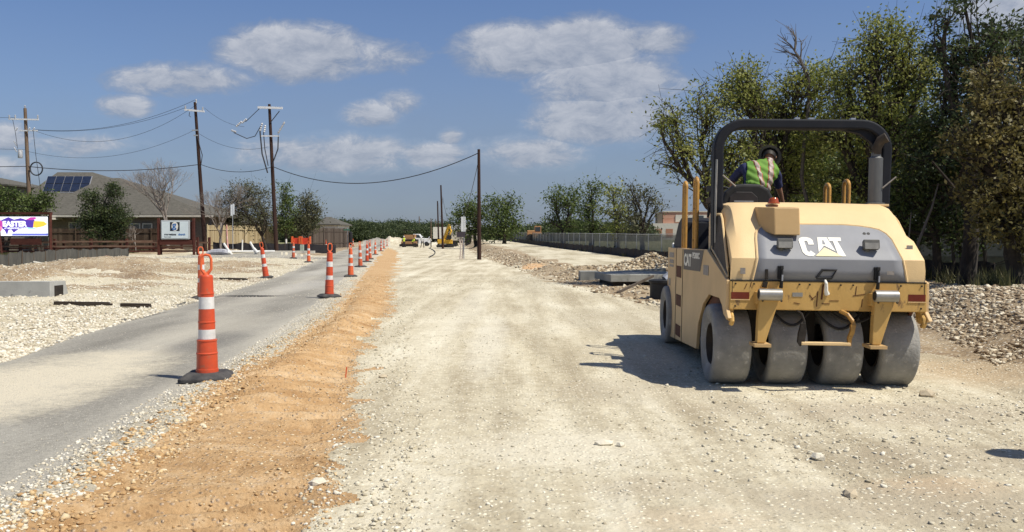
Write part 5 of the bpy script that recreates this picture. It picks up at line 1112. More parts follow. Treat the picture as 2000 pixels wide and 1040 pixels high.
# ------------------------------------------------------------------ workers by the far machines
far_d = 132
def wk(px, d, lab, J, rz, hat, vest, shirt, tro): 
    x, y, z = atd(px, d); return person(lab, J, (x, y, z), rz, hat, vest, shirt, tro, voxel=.024, fingers=True, stripes=False)
wk(789, 139, 'worker in a yellow vest and dark trousers standing left of the paving machine', stand(el=(-.3,.1,1.2), wl=(-.2,.3,1.25)), R(200), M_HATW, M_VESTY, M_LTSH, M_JEAN)
wk(807, 137, 'worker in a bright yellow vest bending in front of the white truck', stand(pelvis=(0,-.12,.90), spine=(0,-.05,1.03), chest=(0,.12,1.18), neck=(0,.27,1.30), head=(0,.34,1.36), top=(0,.46,1.48), sl=(-.18,.16,1.26), sr=(.18,.16,1.26), el=(-.22,.25,1.0), er=(.22,.25,1.0), wl=(-.15,.38,.8), wr=(.15,.38,.8), hl=(-.09,-.12,.87), hr=(.09,-.12,.87), face=(0,1,-.6)), R(-90), M_HATW, M_VESTY, M_VESTY, M_BROWNT)
wk(825, 132, 'worker with pale shirt and black trousers standing with legs apart', stand(kl=(-.17,.03,.5), kr=(.17,.03,.5), al=(-.24,0,.09), ar=(.24,0,.09), tl=(-.28,.16,.045), tr=(.28,.16,.045), el=(-.32,.0,1.2), wl=(-.2,.2,1.1)), R(20), M_HATW, None, M_LTSH, M_BROWNT)
wk(842, 131, 'worker in a white hard hat leaning toward the two bare poles', stand(pelvis=(0,-.1,.93), chest=(0,.1,1.25), neck=(0,.2,1.40), head=(0,.26,1.48), top=(0,.33,1.62), sl=(-.18,.1,1.33), sr=(.18,.1,1.33), el=(-.24,.3,1.2), er=(.24,.3,1.2), wl=(-.18,.52,1.2), wr=(.18,.52,1.2)), R(100), M_HATW, None, M_LTSH, M_BROWNT)
# bystander added out of view to cast the shadow in the lower right corner
person('added bystander in a white hard hat outside the right edge, placed to cast a shadow', stand(), (4.42, 5.55, tz(4.42, 5.55)), R(60), M_HATW, M_VESTY, M_NAVY, M_JEAN, voxel=.016, stripes=False)

# ------------------------------------------------------------------ far machines
M_CY = mat('machine yellow', (.70,.42,.05), (.62,.36,.045), .5, 3); M_ORM = mat('machine orange', (.46,.25,.11), (.38,.2,.09), .5, 3); M_TRK = mat('white truck paint', (.78,.78,.76), (.7,.7,.69), .4, 3)
M_GLS = mat('dark window glass', (.03,.04,.05), (.05,.06,.07), .12, 3, spec=.8); M_TY2 = mat('far tyre rubber', (.02,.02,.02), (.04,.04,.04), .85, 5)
def wheels(root, pts, r, w):
    for (x, y) in pts:
        m = MB(); m.lathe([(0,-w/2),(r*.8,-w/2),(r,-w/2+.03),(r,w/2-.03),(r*.8,w/2),(0,w/2)], 20, 'x', (x, y, r)); q = m.build('wheel', M_TY2, root, smooth=True)
        m = MB(); m.lathe([(0,-w/2-.01),(r*.5,-w/2-.01),(r*.5,w/2+.01),(0,w/2+.01)], 14, 'x', (x, y, r)); m.build('rim', M_TRK, q)
x, y, z = atd(799, 141); pv = thing('paving_machine', 'orange and dark paving machine at the far end of the roadbed', 'paver', (x, y, z))
m = MB(); m.b2(-1.5,1.5,-.6,-.1,.12,.5); m.b2(-1.2,1.2,0,3.2,.5,1.25); m.build('hopper', M_DARK, pv); m = MB(); m.b2(-.9,.9,.5,2.4,1.2,2.05); m.b2(-1.3,1.3,-.1,.3,.3,.9); m.build('engine_cover', M_ORM, pv, bevel=.06)
m = MB(); m.b2(-1.0,1.0,.3,1.6,2.7,2.8); m.tube([(-.9,.4,2.0),(-.9,.4,2.7)], .04, 6); m.tube([(.9,.4,2.0),(.9,.4,2.7)], .04, 6); m.build('canopy', M_BROWNT, pv); wheels(pv, [(-1.0,.3),(1.0,.3),(-1.0,2.6),(1.0,2.6)], .45, .4)
x, y, z = atd(817, 160); tk = thing('work_truck', 'white work truck parked behind the workers', 'truck', (x, y, z))
m = MB(); m.prism([(-2.6,.5),(-2.6,1.9),(-1.0,1.95),(-.8,2.2),(.3,2.2),(.8,1.45),(2.2,1.35),(2.4,.5)], -.95, .95, 'y'); m.build('body', M_TRK, tk, bevel=.06); m = MB(); m.prism([(-.7,1.5),(-.6,2.05),(.2,2.05),(.6,1.5)], -.97, .97, 'y'); m.build('window', M_GLS, tk)
for xx in (-1.7, 1.6):
    for yy2 in (-.85, .85): m = MB(); m.lathe([(0,-.13),(.4,-.13),(.4,.13),(0,.13)], 18, 'y', (xx, yy2, .4)); m.build('wheel', M_TY2, tk, smooth=True)
x, y, z = atd(870, 136); ec = thing('excavator', 'small yellow excavator with raised boom behind the second bare pole', 'excavator', (x, y, z))
for s in (-1, 1): m = MB(); m.prism([(-1.2,0),(-1.4,.25),(-1.2,.5),(1.2,.5),(1.4,.25),(1.2,0)], s*.75-.2, s*.75+.2, 'y'); m.build('track', M_TY2, ec)
m = MB(); m.b2(-1.2,1.1,-.8,.8,.55,1.25); m.build('body', M_CY, ec, bevel=.08); m = MB(); m.b2(-.2,.8,-.1,.75,1.25,2.2); m.build('cab', M_GLS, ec, bevel=.05)
m = MB(); m.tube([(-.2,-.4,1.2),(.35,-.6,2.6),(.65,-.7,3.55)], [.24,.28,.2], 4); m.build('boom', M_CY, ec); m = MB(); m.tube([(.65,-.7,3.55),(.95,-.9,2.5),(.7,-1.0,1.9)], [.17,.16,.12], 4); m.build('arm', M_CY, ec); m = MB(); m.prism([(.4,1.3),(.45,1.9),(1.0,1.9),(1.0,1.4),(.8,1.2)], -1.3, -.7, 'y'); m.build('bucket', M_DARK, ec)
x, y, z = atd(891, 150); fb = thing('flatbed_trailer', 'dark flatbed trailer with low deck right of the excavator', 'trailer', (x, y, z)); m = MB(); m.b2(-2.2,2.6,-1.1,1.1,.75,1.05); m.b2(1.6,2.6,-1.1,1.1,1.05,1.9); m.build('deck', M_DARK, fb)
for xx in (-1.2, -.2, 2.0):
    for yy2 in (-.95, .95): m = MB(); m.lathe([(0,-.13),(.42,-.13),(.42,.13),(0,.13)], 16, 'y', (xx, yy2, .42)); m.build('wheel', M_TY2, fb, smooth=True)
x, y, z = atd(862, 210); bt = thing('box_trailer', 'tall pale box trailer behind the bare poles', 'trailer', (x, y, z)); m = MB(); m.b2(-1.9,1.5,-1,1,1.3,4.1); m.build('body', mat('cream siding', (.70,.67,.58), (.62,.59,.50), .6, 3), bt); wheels(bt, [(-1.3,-.6),(1.0,-.6)], .5, .3)
m = MB(); m.b2(-1.8,1.4,-.8,.8,.9,1.28); m.build('underframe', M_DARK, bt)
x, y, z = atd(1048, 118); ld = thing('wheel_loader', 'orange-yellow loader parked behind the mesh fence', 'loader', (x, y, z + .3)); m = MB(); m.b2(-1.3,.7,-.8,.8,.55,1.2); m.b2(-1.3,-.3,-.7,.7,1.2,1.5); m.build('body', M_ORM, ld, bevel=.08); m = MB(); m.b2(-.3,.6,-.6,.6,1.2,2.1); m.build('cab', M_ORM, ld, bevel=.05)
m = MB(); m.b2(-.2,.5,-.62,.62,1.35,1.95); m.build('window', M_GLS, ld); m = MB(); m.prism([(1.1,.2),(1.0,1.0),(1.4,1.1),(1.8,.4),(1.7,.2)], -1, 1, 'y'); m.b2(.6,1.2,-.1,.1,.6,.8); m.build('bucket', M_DARK, ld)
for xx in (-.9, .5):
    for yy2 in (-.8, .8): m = MB(); m.lathe([(0,-.16),(.5,-.16),(.5,.16),(0,.16)], 16, 'y', (xx, yy2, .5)); m.build('wheel', M_TY2, ld, smooth=True)

# ------------------------------------------------------------------ houses
M_ROOF = mat('weathered shingle roof', (.082,.077,.064), (.125,.117,.098), .95, 3, third=(.065,.06,.05), tscale=14, tw=.55, bump=.5, bscale=9, stretch=(1,1,3))
M_BRICK = mat('tan brick wall', (.14,.115,.088), (.20,.168,.13), .9, 6, third=(.095,.08,.062), tscale=22, tw=.58)
M_TRIM = mat('cream trim', (.62,.58,.48), (.52,.48,.40), .7, 5)
M_DKFRAME = mat('dark frame paint', (.10,.09,.08), (.14,.125,.11), .8, 5)  # dark grey-brown, used on one window frame
def hip(name, x0, x1, y0, y1, ze, r0, r1, zr, yr, m_, parent, ov=.4):
    m = MB(); x0 -= ov; x1 += ov; y0 -= ov; y1 += ov
    m.add([(x0,y0,ze),(x1,y0,ze),(x1,y1,ze),(x0,y1,ze),(r0,yr,zr),(r1,yr,zr),(x0,y0,ze-.18),(x1,y0,ze-.18),(x1,y1,ze-.18),(x0,y1,ze-.18)], [(0,1,5,4),(1,2,5),(2,3,4,5),(3,0,4),(0,6,7,1),(1,7,8,2),(2,8,9,3),(3,9,6,0),(9,8,7,6)]); return m.build(name, m_, parent)
def windowpart(parent, x, y, z, w, h, fr=M_TRIM):
    m = MB(); m.b2(x-w/2-.1,x+w/2+.1,y-.06,y+.02,z-h/2-.1,z-h/2); m.b2(x-w/2-.1,x+w/2+.1,y-.06,y+.02,z+h/2,z+h/2+.1); m.b2(x-w/2-.1,x-w/2,y-.06,y+.02,z-h/2,z+h/2); m.b2(x+w/2,x+w/2+.1,y-.06,y+.02,z-h/2,z+h/2); m.b2(x-w/2,x+w/2,y-.05,y-.01,z-.03,z+.03)
    o = m.build('window', fr, parent); m = MB(); m.b2(x-w/2,x+w/2,y-.008,y+.0,z-h/2,z+h/2); m.build('pane', M_GLS, o); return o
hx, hy = -38.0, 88.0
hs_ = thing('house', 'large grey-roofed brick house with ten solar panels at the left', 'house', (hx, hy, .1), 0, 'houses beyond the wooden fences')
m = MB(); m.b2(-13.2,6.6,0,13,0,3.75); m.build('wall', M_BRICK, hs_)
rf = hip('roof', -13.2, 6.6, 0, 13, 3.78, -11.2, -7.4, 8.5, 6.5, M_ROOF, hs_)
r2 = hip('roof', -9.6, 8.0, -1.2, 9, 3.72, -5.4, -3.6, 7.75, 4.6, M_ROOF, hs_)
m = MB(); m.b2(-5.4,7.8,-1.0,-.2,0,3.52); m.build('wall', M_BRICK, hs_)
m = MB(); m.b2(-10.0,8.4,-1.68,-1.62,3.46,3.66); m.build('gutter', M_TRIM, hs_)
m = MB(); m.b2(-10.7,-5.2,-.52,-.46,3.5,3.72); m.build('gutter', M_TRIM, hs_)
m = MB(); m.b2(-8.9,-7.2,-2.6,-.4,3.2,3.4); m.build('porch_roof', M_TRIM, hs_)
m = MB(); m.b2(-7.5,-7.25,-2.5,-2.3,0,3.2); m.build('porch_post', M_TRIM, hs_)
for (x, z) in ((.4,2.3),(1.6,2.3)): windowpart(hs_, x, -1.02, z, .8, .9)
windowpart(hs_, -6.0, -.02, 2.3, 1.3, 1.2); windowpart(hs_, 5.6, -1.02, 2.4, 1.4, 1.0, M_DKFRAME)
# solar panels lie on the front slope of the main roof
A_, B_, C_2 = Vector((-13.6,-.4,3.78)), Vector((7.0,-.4,3.78)), Vector((-7.4,6.5,8.5)); nrm = (B_-A_).cross(C_2-A_).normalized(); W0 = Vector((hx, hy, .1))
def onroof(px, py):
    r = ray(px, py); o = Vector((0,0,CAM_H)) - W0; t = ((A_ - o).dot(nrm)) / r.dot(nrm); return o + r * t
M_PV = mat('solar cells', (.012,.016,.032), (.02,.026,.045), .2, 3, spec=.7)
P00, P10, P01, P11 = onroof(94,346), onroof(180,346), onroof(84,376), onroof(171,377)
for i in range(5):
    for j in range(2):
        def bl(u, v): return (P00*(1-u)+P10*u)*(1-v)+(P01*(1-u)+P11*u)*v
        u0, u1, v0, v1 = (i+.035)/5, (i+.965)/5, (j+.04)/2, (j+.96)/2; c4 = [bl(u0,v0), bl(u1,v0), bl(u1,v1), bl(u0,v1)]
        m = MB(); m.add([tuple(p+nrm*.06) for p in c4] + [tuple(p+nrm*.12) for p in c4], [(0,1,2,3),(4,5,6,7),(0,1,5,4),(1,2,6,5),(2,3,7,6),(3,0,4,7)]); m.build('solar_panel', M_PV, hs_)
m = MB(); m.add([tuple(p+nrm*.05) for p in (bl(-.01,-.02),bl(1.01,-.02),bl(1.01,1.02),bl(-.01,1.02))]+[tuple(p+nrm*.02) for p in (bl(-.01,-.02),bl(1.01,-.02),bl(1.01,1.02),bl(-.01,1.02))], [(0,1,2,3),(4,5,6,7),(0,1,5,4),(1,2,6,5),(2,3,7,6),(3,0,4,7)]); m.build('panel_rack', M_GALV, hs_)
def house(lab, px0, px1, d, ridge_y, eave_y, rp0, rp1, depth=10, wallm=None, roofm=None, wins=()):
    x0, x1 = (px0-1000)/F_PX*d, (px1-1000)/F_PX*d; ze = at(0, eave_y, d).z; zr = at(0, ridge_y, d + depth*.5).z; h = thing('house', lab, 'house', ((x0+x1)/2, d, 0), 0, 'houses beyond the wooden fences'); cx = (x0+x1)/2
    m = MB(); m.b2(x0-cx,x1-cx,0,depth,0,ze-.1); m.build('wall', wallm or M_BRICK, h); hip('roof', x0-cx, x1-cx, 0, depth, ze, (rp0-1000)/F_PX*(d+depth/2)-cx, (rp1-1000)/F_PX*(d+depth/2)-cx, zr, depth/2, roofm or M_ROOF, h)
    for (wx, wz, ww, wh) in wins: windowpart(h, (wx-1000)/F_PX*d-cx, -.02, wz, ww, wh)
    return h
house('house with dark roof right of the second power pole', 404, 474, 96, 407, 434, 420, 450, 10, wins=((440,2.2,.9,.8),))
house('small house with pale gable at the end of the brown fence', 626, 660, 128, 424, 438, 636, 646, 9, mat('pale stucco', (.62,.59,.5), (.55,.52,.45), .8, 4))
house('house roof corner cut by the left edge of the photo', -60, 14, 100, 345, 360, -40, -10, 10)
# buildings right and far
bd = thing('building', 'brick and white commercial building behind the oaks right of centre', 'building', (44, 222, 1.0)); m = MB(); m.b2(-8.5,14,0,14,0,4.2); m.build('white_wall', mat('white stucco wall', (.62,.58,.49), (.55,.51,.43), .8, 2), bd)
m = MB(); m.b2(-5.2,14,2,14,4.21,7.1); m.build('brick_wall', mat('orange brick wall', (.42,.20,.13), (.52,.33,.24), .9, 1, stretch=(.2,.2,5)), bd); m = MB(); m.b2(-5.4,14.2,1.8,14.2,7.1,7.4); m.build('coping', M_TRIM, bd)
m = MB(); m.b2(-2.0,6,1.8,2.0,4.6,6.4); m.build('wall_panel', M_TRIM, bd); m = MB(); m.b2(-6.8,-5.5,1.0,3,4.21,6.8); m.build('stair_block', M_BRICK, bd)
for xx in (-7.6, -4.8): m = MB(); m.b2(xx,xx+1.8,-.04,.02,.6,2.8); m.build('brick_bay', mat('brick bay', (.42,.22,.14), (.36,.18,.11), .9, 3), bd)
m = MB(); m.b2(3.6,5.2,1.74,1.79,5.0,6.2); m.build('window', M_GLS, bd)
bf = thing('building', 'low pale building with grey roof at the end of the roadbed', 'building', (-14.8, 236, .6)); m = MB(); m.b2(-4.2,5.4,0,10,0,3.2); m.build('wall', mat('sandy wall', (.55,.5,.4), (.48,.43,.34), .8, 2), bf); hip('roof', -4.2, 5.4, 0, 10, 3.2, -1, 2, 4.9, 5, mat('grey metal roof', (.22,.22,.21), (.27,.27,.26), .6, 3), bf)
for xx in (-2.5, .5, 3.4): windowpart(bf, xx, -.02, 1.7, 1.0, 1.1)

# ------------------------------------------------------------------ fences
def boards(name, label, px0, px1, d0, d1, ytop, m_, bw=.15, group='wooden privacy fences', gate=None):
    x0, x1 = (px0-1000)/F_PX*d0, (px1-1000)/F_PX*d1; o = thing(name, label, 'fence', (x0, d0, tz(x0, d0)), math.atan2(d1-d0, x1-x0), group); L_ = math.hypot(x1-x0, d1-d0); h = at(0, ytop, (d0+d1)/2).z - tz(x0, d0)
    m = MB(); rs = random.Random(px0); k = 0
    while k * bw < L_: m.box((k*bw+bw/2, rs.uniform(-.008,.008), h/2 + rs.uniform(-.02,.02)), (bw*.93, .02, h)); k += 1
    m.build('boards', m_, o)
    m = MB(); m.b2(0,L_,-.06,-.02,h*.82,h*.82+.09); m.b2(0,L_,-.06,-.02,h*.25,h*.25+.09); m.build('rails', m_, o)
    for q in range(int(L_/2.4)+1): m = MB(); m.b2(q*2.4-.05,q*2.4+.05,-.13,-.07,0,h+.08); m.build('post', m_, o)
    return o
M_FDK = islandmat('dark fence boards', [(.06,.04,.028),(.10,.068,.046),(.14,.10,.07)]); M_FTAN = islandmat('pale tan fence boards', [(.34,.27,.15),(.42,.34,.20),(.48,.40,.25),(.30,.23,.13)]); M_FGR = islandmat('grey-brown fence boards', [(.07,.052,.042),(.10,.08,.065),(.13,.105,.085)])  # the pale tan boards are a lighter wood colour of their own
boards('wooden_fence', 'dark brown board fence between the easter screen and the juniper', 100, 330, 83, 83, 447, M_FDK)
boards('wooden_fence', 'pale yellowish board fence behind the power poles', 404, 540, 84, 92, 441, M_FTAN)
boards('wooden_fence', 'dark grey-brown board fence below the small far house', 588, 682, 112, 122, 446, M_FGR)
M_RAIL = mat('red-brown rail timber', (.06,.017,.012), (.095,.03,.02), .85, 5, stretch=(.3,1,1), bump=.4)
M_RAILT = mat('weathered brown rail timber', (.20,.13,.09), (.14,.075,.05), .9, 5, stretch=(.3,1,1))
def railf(label, pxs, d, rails, top=1.32):
    xs = [(p-1000)/F_PX*d for p in pxs]; o = thing('rail_fence', label, 'fence', (xs[0], d, .1), 0, 'ranch rail fences'); 
    for x in xs: m = MB(); m.b2(x-xs[0]-.09,x-xs[0]+.09,-.09,.09,-.3,top); m.build('post', M_RAIL, o, bevel=.01)
    for k in range(len(xs)-1):
        for z in rails: m = MB(); m.box(((xs[k]+xs[k+1])/2-xs[0], -.12, z+random.uniform(-.02,.02)), (xs[k+1]-xs[k]-.02,.05,.13)); m.build('rail', M_RAILT if z > .5 else M_RAIL, o)
    return o
railf('three-rail red-brown ranch fence running in front of the wooden fence', [-40,5,40,107,178,248,314,386], 69, (.35,.72,1.12))
railf('short return of the ranch fence right of the white sign', [386,409], 70.5, (.4,1.0), 1.45)
railf('second ranch fence farther back behind the first', [10,60,125,235,300,355], 76, (.5,1.0), 1.2)
M_SILT = mat('dusty silt cloth', (.06,.06,.056), (.12,.115,.10), .9, 2.5, bump=.8, stretch=(1,1,.4)); M_SILTB = mat('black silt cloth', (.012,.011,.014), (.025,.023,.026), .85, 2, bump=.5)
def siltf(label, pts, h, m_, seed=1, post=2.2):
    rs = random.Random(seed); P = []; o = thing('silt_fence', label, 'silt fence', (pts[0][0], pts[0][1], tz(*pts[0])), 0, 'low silt fences'); B = o.location
    for a, b in zip(pts[:-1], pts[1:]):
        n = max(2, int(math.hypot(b[0]-a[0], b[1]-a[1]) / .35))
        for k in range(n): t = k / n; P.append((a[0]+(b[0]-a[0])*t, a[1]+(b[1]-a[1])*t))
    P.append(pts[-1]); m = MB(); vs = []; w = 0
    for i, (x, y) in enumerate(P):
        w = w*.8 + rs.uniform(-.05,.05); z = tz(x, y); sg = .02*math.sin(i*.35*6.28/post); hh = h*(1+rs.uniform(-.06,.06))+sg
        for (dy, zz_) in ((.25,-.04),(.03,.0),(w*.6,hh*.5),(w,hh),(w+.015,hh)): vs.append((x-B.x, y-B.y-dy if zz_<.02 else y-B.y+dy, z-B.z+zz_))
    fs = [(i*5+k, i*5+k+1, (i+1)*5+k+1, (i+1)*5+k) for i in range(len(P)-1) for k in range(4)]; m.add(vs, fs); c = m.build('cloth', m_, o, smooth=True); s = c.modifiers.new('t', 'SOLIDIFY'); s.thickness = .012
    for i in range(0, len(P), max(1, int(post/.35))): x, y = P[i]; m = MB(); m.tube([(x-B.x,y-B.y+.06,tz(x,y)-B.z-.2),(x-B.x+rs.uniform(-.04,.04),y-B.y+.06,tz(x,y)-B.z+h*1.08)], .02, 5); m.build('stake', M_FDK, o)
    return o
siltf('grey dusty silt fence rising beside the stone lot at the left', [(-22.4,37.6),(-23.6,42),(-25.2,48),(-27.0,57),(-27.3,62)], .62, M_SILT, 2)
siltf('dark low silt cloth crumpled at the left edge of the photo', [(-18.6,29.5),(-20.4,33.5),(-22.3,37.5)], .35, M_SILTB, 3)
siltf('black silt sheet bulging in front of the pale wooden fence', [(-26.6,77.5),(-26.0,78.5),(-24.6,79),(-21.5,81),(-17,84)], .85, M_SILTB, 4)
fy = np.arange(23, 262, 3.0)
siltf('black silt fence along the foot of the mesh fence at the right', [(float(FENCE(v)) - .55, float(v)) for v in fy[:60]], .52, M_SILTB, 5)
# mesh fence: panels between posts
M_SCR = mat('grey privacy mesh', (.15,.155,.14), (.20,.205,.185), .9, 1.2, alpha=.78, third=(.11,.115,.105), tscale=3, tw=.55)
cf = thing('mesh_fence', 'grey mesh-covered temporary fence running into the distance at the right', 'fence', (float(FENCE(23)), 23, tz(float(FENCE(23)), 23))); B = cf.location
ys = list(np.arange(23, 150, 3.0)); 
for i, v in enumerate(ys):
    x = float(FENCE(v)); z = tz(x, v); m = MB(); m.tube([(x-B.x,v-B.y,z-B.z-.2),(x-B.x,v-B.y,z-B.z+1.50)], .028, 6); m.build('post', M_GALV, cf, smooth=True)
    if i < len(ys)-1:
        v2 = ys[i+1]; x2 = float(FENCE(v2)); z2 = tz(x2, v2); m = MB(); n = 8; vs = []
        for k in range(n+1):
            t = k/n; xx = x+(x2-x)*t; yy2 = v+(v2-v)*t; zz_ = z+(z2-z)*t; bul = .05*math.sin(t*math.pi)*(1 if i%2 else -1)
            for q in range(4): vs.append((xx-B.x+bul*math.sin(q/3*math.pi), yy2-B.y, zz_-B.z+-.0+1.42*q/3 - (.02*math.sin(t*math.pi) if q==3 else 0)))
        m.add(vs, [(k*4+q, k*4+q+1, (k+1)*4+q+1, (k+1)*4+q) for k in range(n) for q in range(3)]); m.build('mesh_panel', M_SCR, cf, smooth=True)
        m = MB(); m.tube([(x-B.x,v-B.y,z-B.z+1.46),(x2-B.x,v2-B.y,z2-B.z+1.46)], .02, 5); m.build('top_rail', M_GALV, cf, smooth=True)
# grey fence behind the near trees at the right
c2 = thing('screened_fence', 'grey screened fence glimpsed between the trunks at the right', 'fence', (14, 37, tz(14, 37))); B = c2.location
for k in range(9):
    x0_, y0_, x1_, y1_ = 13.2+k*3, 38.5-k*.5, 13.2+(k+1)*3-.06, 38.5-(k+1)*.5; m = MB(); m.add([(x0_-B.x,y0_-B.y,.5),(x1_-B.x,y1_-B.y,.5),(x1_-B.x,y1_-B.y,2.3),(x0_-B.x,y0_-B.y,2.3)], [(0,1,2,3)]); q = m.build('screen_panel', mat('pale grey screen', (.22,.235,.21), (.28,.29,.26), .9, 1), c2); s = q.modifiers.new('t','SOLIDIFY'); s.thickness = .01
    m = MB(); m.b2(x0_-B.x,x1_-B.x,y0_-B.y-.05,y0_-B.y+.05,.38,.5); m.build('bottom_rail', M_DARK, c2)
    m = MB(); m.tube([(x0_-B.x-.03,y0_-B.y,-.2),(x0_-B.x-.03,y0_-B.y,2.4)], .035, 6); m.build('post', M_DARK, c2)

# ------------------------------------------------------------------ signs
def em(name, c, s=1.0): return mat(name, c, c, .4, 3, emis=s)
E_W, E_PU, E_MG, E_YE, E_TE, E_BL = em('screen white',(.80,.82,.88)), em('screen violet',(.07,.035,.30)), em('screen magenta',(.42,.05,.30)), em('screen yellow',(.85,.45,.05)), em('screen teal',(.35,.62,.62)), em('screen blue',(.12,.14,.50)); E_PK = em('screen pink',(.80,.22,.38))
d = 69.0; X0, X1 = (1-1000)/F_PX*d, (100-1000)/F_PX*d; Z0, Z1 = at(0,461,d).z, at(0,424,d).z; cxx = (X0+X1)/2
es = thing('led_sign', 'lit screen sign with white EASTER lettering on violet and yellow paint splashes', 'sign', (cxx, d-.4, .1)); Wd = X1-X0
def S(u, v): return (-Wd/2+u*Wd, Z0-.1+v*(Z1-Z0))
m = MB(); a, b = S(0,0), S(1,1); m.b2(a[0]-.08,b[0]+.08,-.02,.28,a[1]-.08,b[1]+.08); m.build('cabinet', M_BLKM, es); m = MB(); m.b2(a[0],b[0],-.035,-.021,a[1],b[1]); sc = m.build('screen', E_W, es)
def splash(pts, m_, dep): m = MB(); m.prism([S(*p) for p in pts], -.036-dep, -.0355, 'y'); m.build('paint_splash', m_, sc)
splash([(.02,.35),(.0,.75),(.06,.85),(.12,.72),(.11,.5),(.07,.3)], E_MG, .002); splash([(.02,.32),(.06,.52),(.11,.42),(.10,.28),(.05,.22)], E_PK, .003)
splash([(.09,.82),(.16,.90),(.23,.98),(.30,.90),(.34,.85),(.47,.93),(.58,.84),(.74,.84),(.76,.62),(.70,.40),(.50,.36),(.42,.34),(.33,.16),(.28,.34),(.23,.30),(.20,.05),(.15,.30),(.10,.40)], E_PU, .001)
splash([(.57,.84),(.66,.97),(.76,.98),(.78,.90),(.70,.82)], E_MG, .002); splash([(.71,.45),(.73,.78),(.92,.76),(.99,.62),(.92,.5),(.78,.42)], E_YE, .002); splash([(.5,.36),(.6,.44),(.78,.40),(.74,.33)], E_TE, .002)
splash([(.30,.02),(.30,.12),(1.0,.12),(1.0,.02)], E_BL, .002)
text('lettering', 'EASTER', .56, E_W, sc, (S(.115,.48)[0], -.046, S(0,.50)[1]), (R(90),0,0), .002, .03, 1.0)
text('lettering', 'AT GENERATIONS CHURCH', .17, E_W, sc, (S(.15,.48)[0], -.044, S(0,.36)[1]), (R(90),0,0), .002, .006, .85)
for px_, lean, mm_, w_ in ((105.5,0,M_RAIL,.13),(3,.35,M_RAIL,.09)):
    xx = (px_-1000)/F_PX*d-cxx; m = MB(); m.tube([(xx+lean,-.1,-.4),(xx+lean*.5,-.1,1.6),(xx,-.05,3.35)], w_, 4); m.build('post', mm_, es)
m = MB(); m.b2(-Wd/2-.1,Wd/2+.3,.0,.14,Z1+.08,Z1+.26); m.build('top_beam', M_RAIL, es); m = MB(); m.b2(-Wd*.25,Wd*.35,.02,.14,.85,1.35); m.build('lower_board', M_RAIL, es)
X0, X1 = (318.5-1000)/F_PX*d, (374-1000)/F_PX*d; Z0, Z1 = at(0,468,d).z-.1, at(0,431,d).z-.1; cxx = (X0+X1)/2; Wd = X1-X0
gs = thing('church_sign', 'pale backlit box sign with black and blue g emblem on red-brown posts', 'sign', (cxx, d-.3, .1))
m = MB(); m.b2(-Wd/2,Wd/2,-.12,.12,Z0,Z1); cb = m.build('cabinet', mat('silver sign cabinet', (.42,.44,.45), (.36,.38,.39), .4, 4), gs, bevel=.05); m = MB(); m.b2(-Wd/2+.09,Wd/2-.09,-.135,-.121,Z0+.09,Z1-.09); fc = m.build('sign_face', mat('pale sign face', (.66,.74,.76), (.60,.68,.70), .4, 3), gs)
cz = Z0+(Z1-Z0)*.68; m = MB(); m.b2(-.38,.38,-.14,-.136,cz-.36,cz+.34); m.build('emblem_square', mat('sign black', (.012,.014,.022), (.016,.018,.028), .5, 3), fc); m = MB(); m.prism([(.26*math.cos(t), cz+.36*math.sin(t)) for t in np.linspace(0,6.283,25)[:-1]], -.145, -.141, 'y'); m.build('emblem_disc', M_WLET, fc)
text('emblem_letter', 'g', .72, mat('sign blue', (.04,.16,.42), (.035,.13,.36), .5, 3), fc, (-.20, -.148, cz-.12), (R(90),0,0), .001, .02, 1.0)
text('lettering', 'generations', .225, MATS['sign black'], fc, (-.84, -.139, Z0+.32), (R(90),0,0), .001, .010, .88); text('lettering', 'church', .225, MATS['sign blue'], fc, (.26, -.139, Z0+.32), (R(90),0,0), .001, .010, .88); text('lettering', 'Pastor & Staff', .10, MATS['sign black'], fc, (-.86, -.139, Z0+.16), (R(90),0,0), .001, .002, 1)
for xx, z1 in ((-Wd/2-.22,3.05),(Wd/2+.30,3.05)): m = MB(); m.b2(xx-.085,xx+.085,-.06,.12,-.4,z1-.1); m.build('post', M_RAIL, gs)
m = MB(); m.b2(-Wd/2-.1,Wd/2+.25,.13,.2,Z0-.35,Z1-.1); m.build('back_board', M_RAIL, gs); m = MB(); m.b2(-Wd/2-.2,Wd/2+.25,-.06,.06,.85,Z0-.05); m.build('lower_board', M_RAIL, gs)
def signpost(label, px, d, ztop, plates, pm=None, pr=.03, group=None, extra=None):
    x, y, z = atd(px, d); r = thing('sign_post', label, 'sign', (x, y, z), 0, group); m = MB(); m.tube([(0,0,-.3),(0,0,ztop)], pr, 8); m.build('post', pm or M_GALV, r, smooth=True)
    for (nm, x0, x1, z0, z1, mm_) in plates: m = MB(); m.b2(x0,x1,-pr-.02,-pr-.012,z0,z1); m.build(nm, mm_, r)
    return r
M_SGW = mat('white sign plate', (.74,.76,.76), (.66,.68,.69), .4, 3); M_SGB = mat('dark sign back', (.05,.04,.05), (.075,.06,.07), .5, 3); M_GRN = mat('green street blade', (.05,.16,.11), (.06,.19,.13), .45, 3)
signpost('white two-part plate high on a thin post behind the silt sheet', 455, 70, 3.9, [('plate',-.14,.02,2.95,3.85,M_SGW),('plate',.05,.17,3.05,3.92,M_SGW)])
sgp = signpost('tall white and dark sign post wrapped in pink tape left of the tallest bare pole', 906, 62, 3.1, [('plate',-.19,.0,1.95,3.0,M_SGW),('plate',.03,.13,1.95,3.0,M_SGW),('dark_plate',-.5,.1,1.55,1.92,M_SGB)])
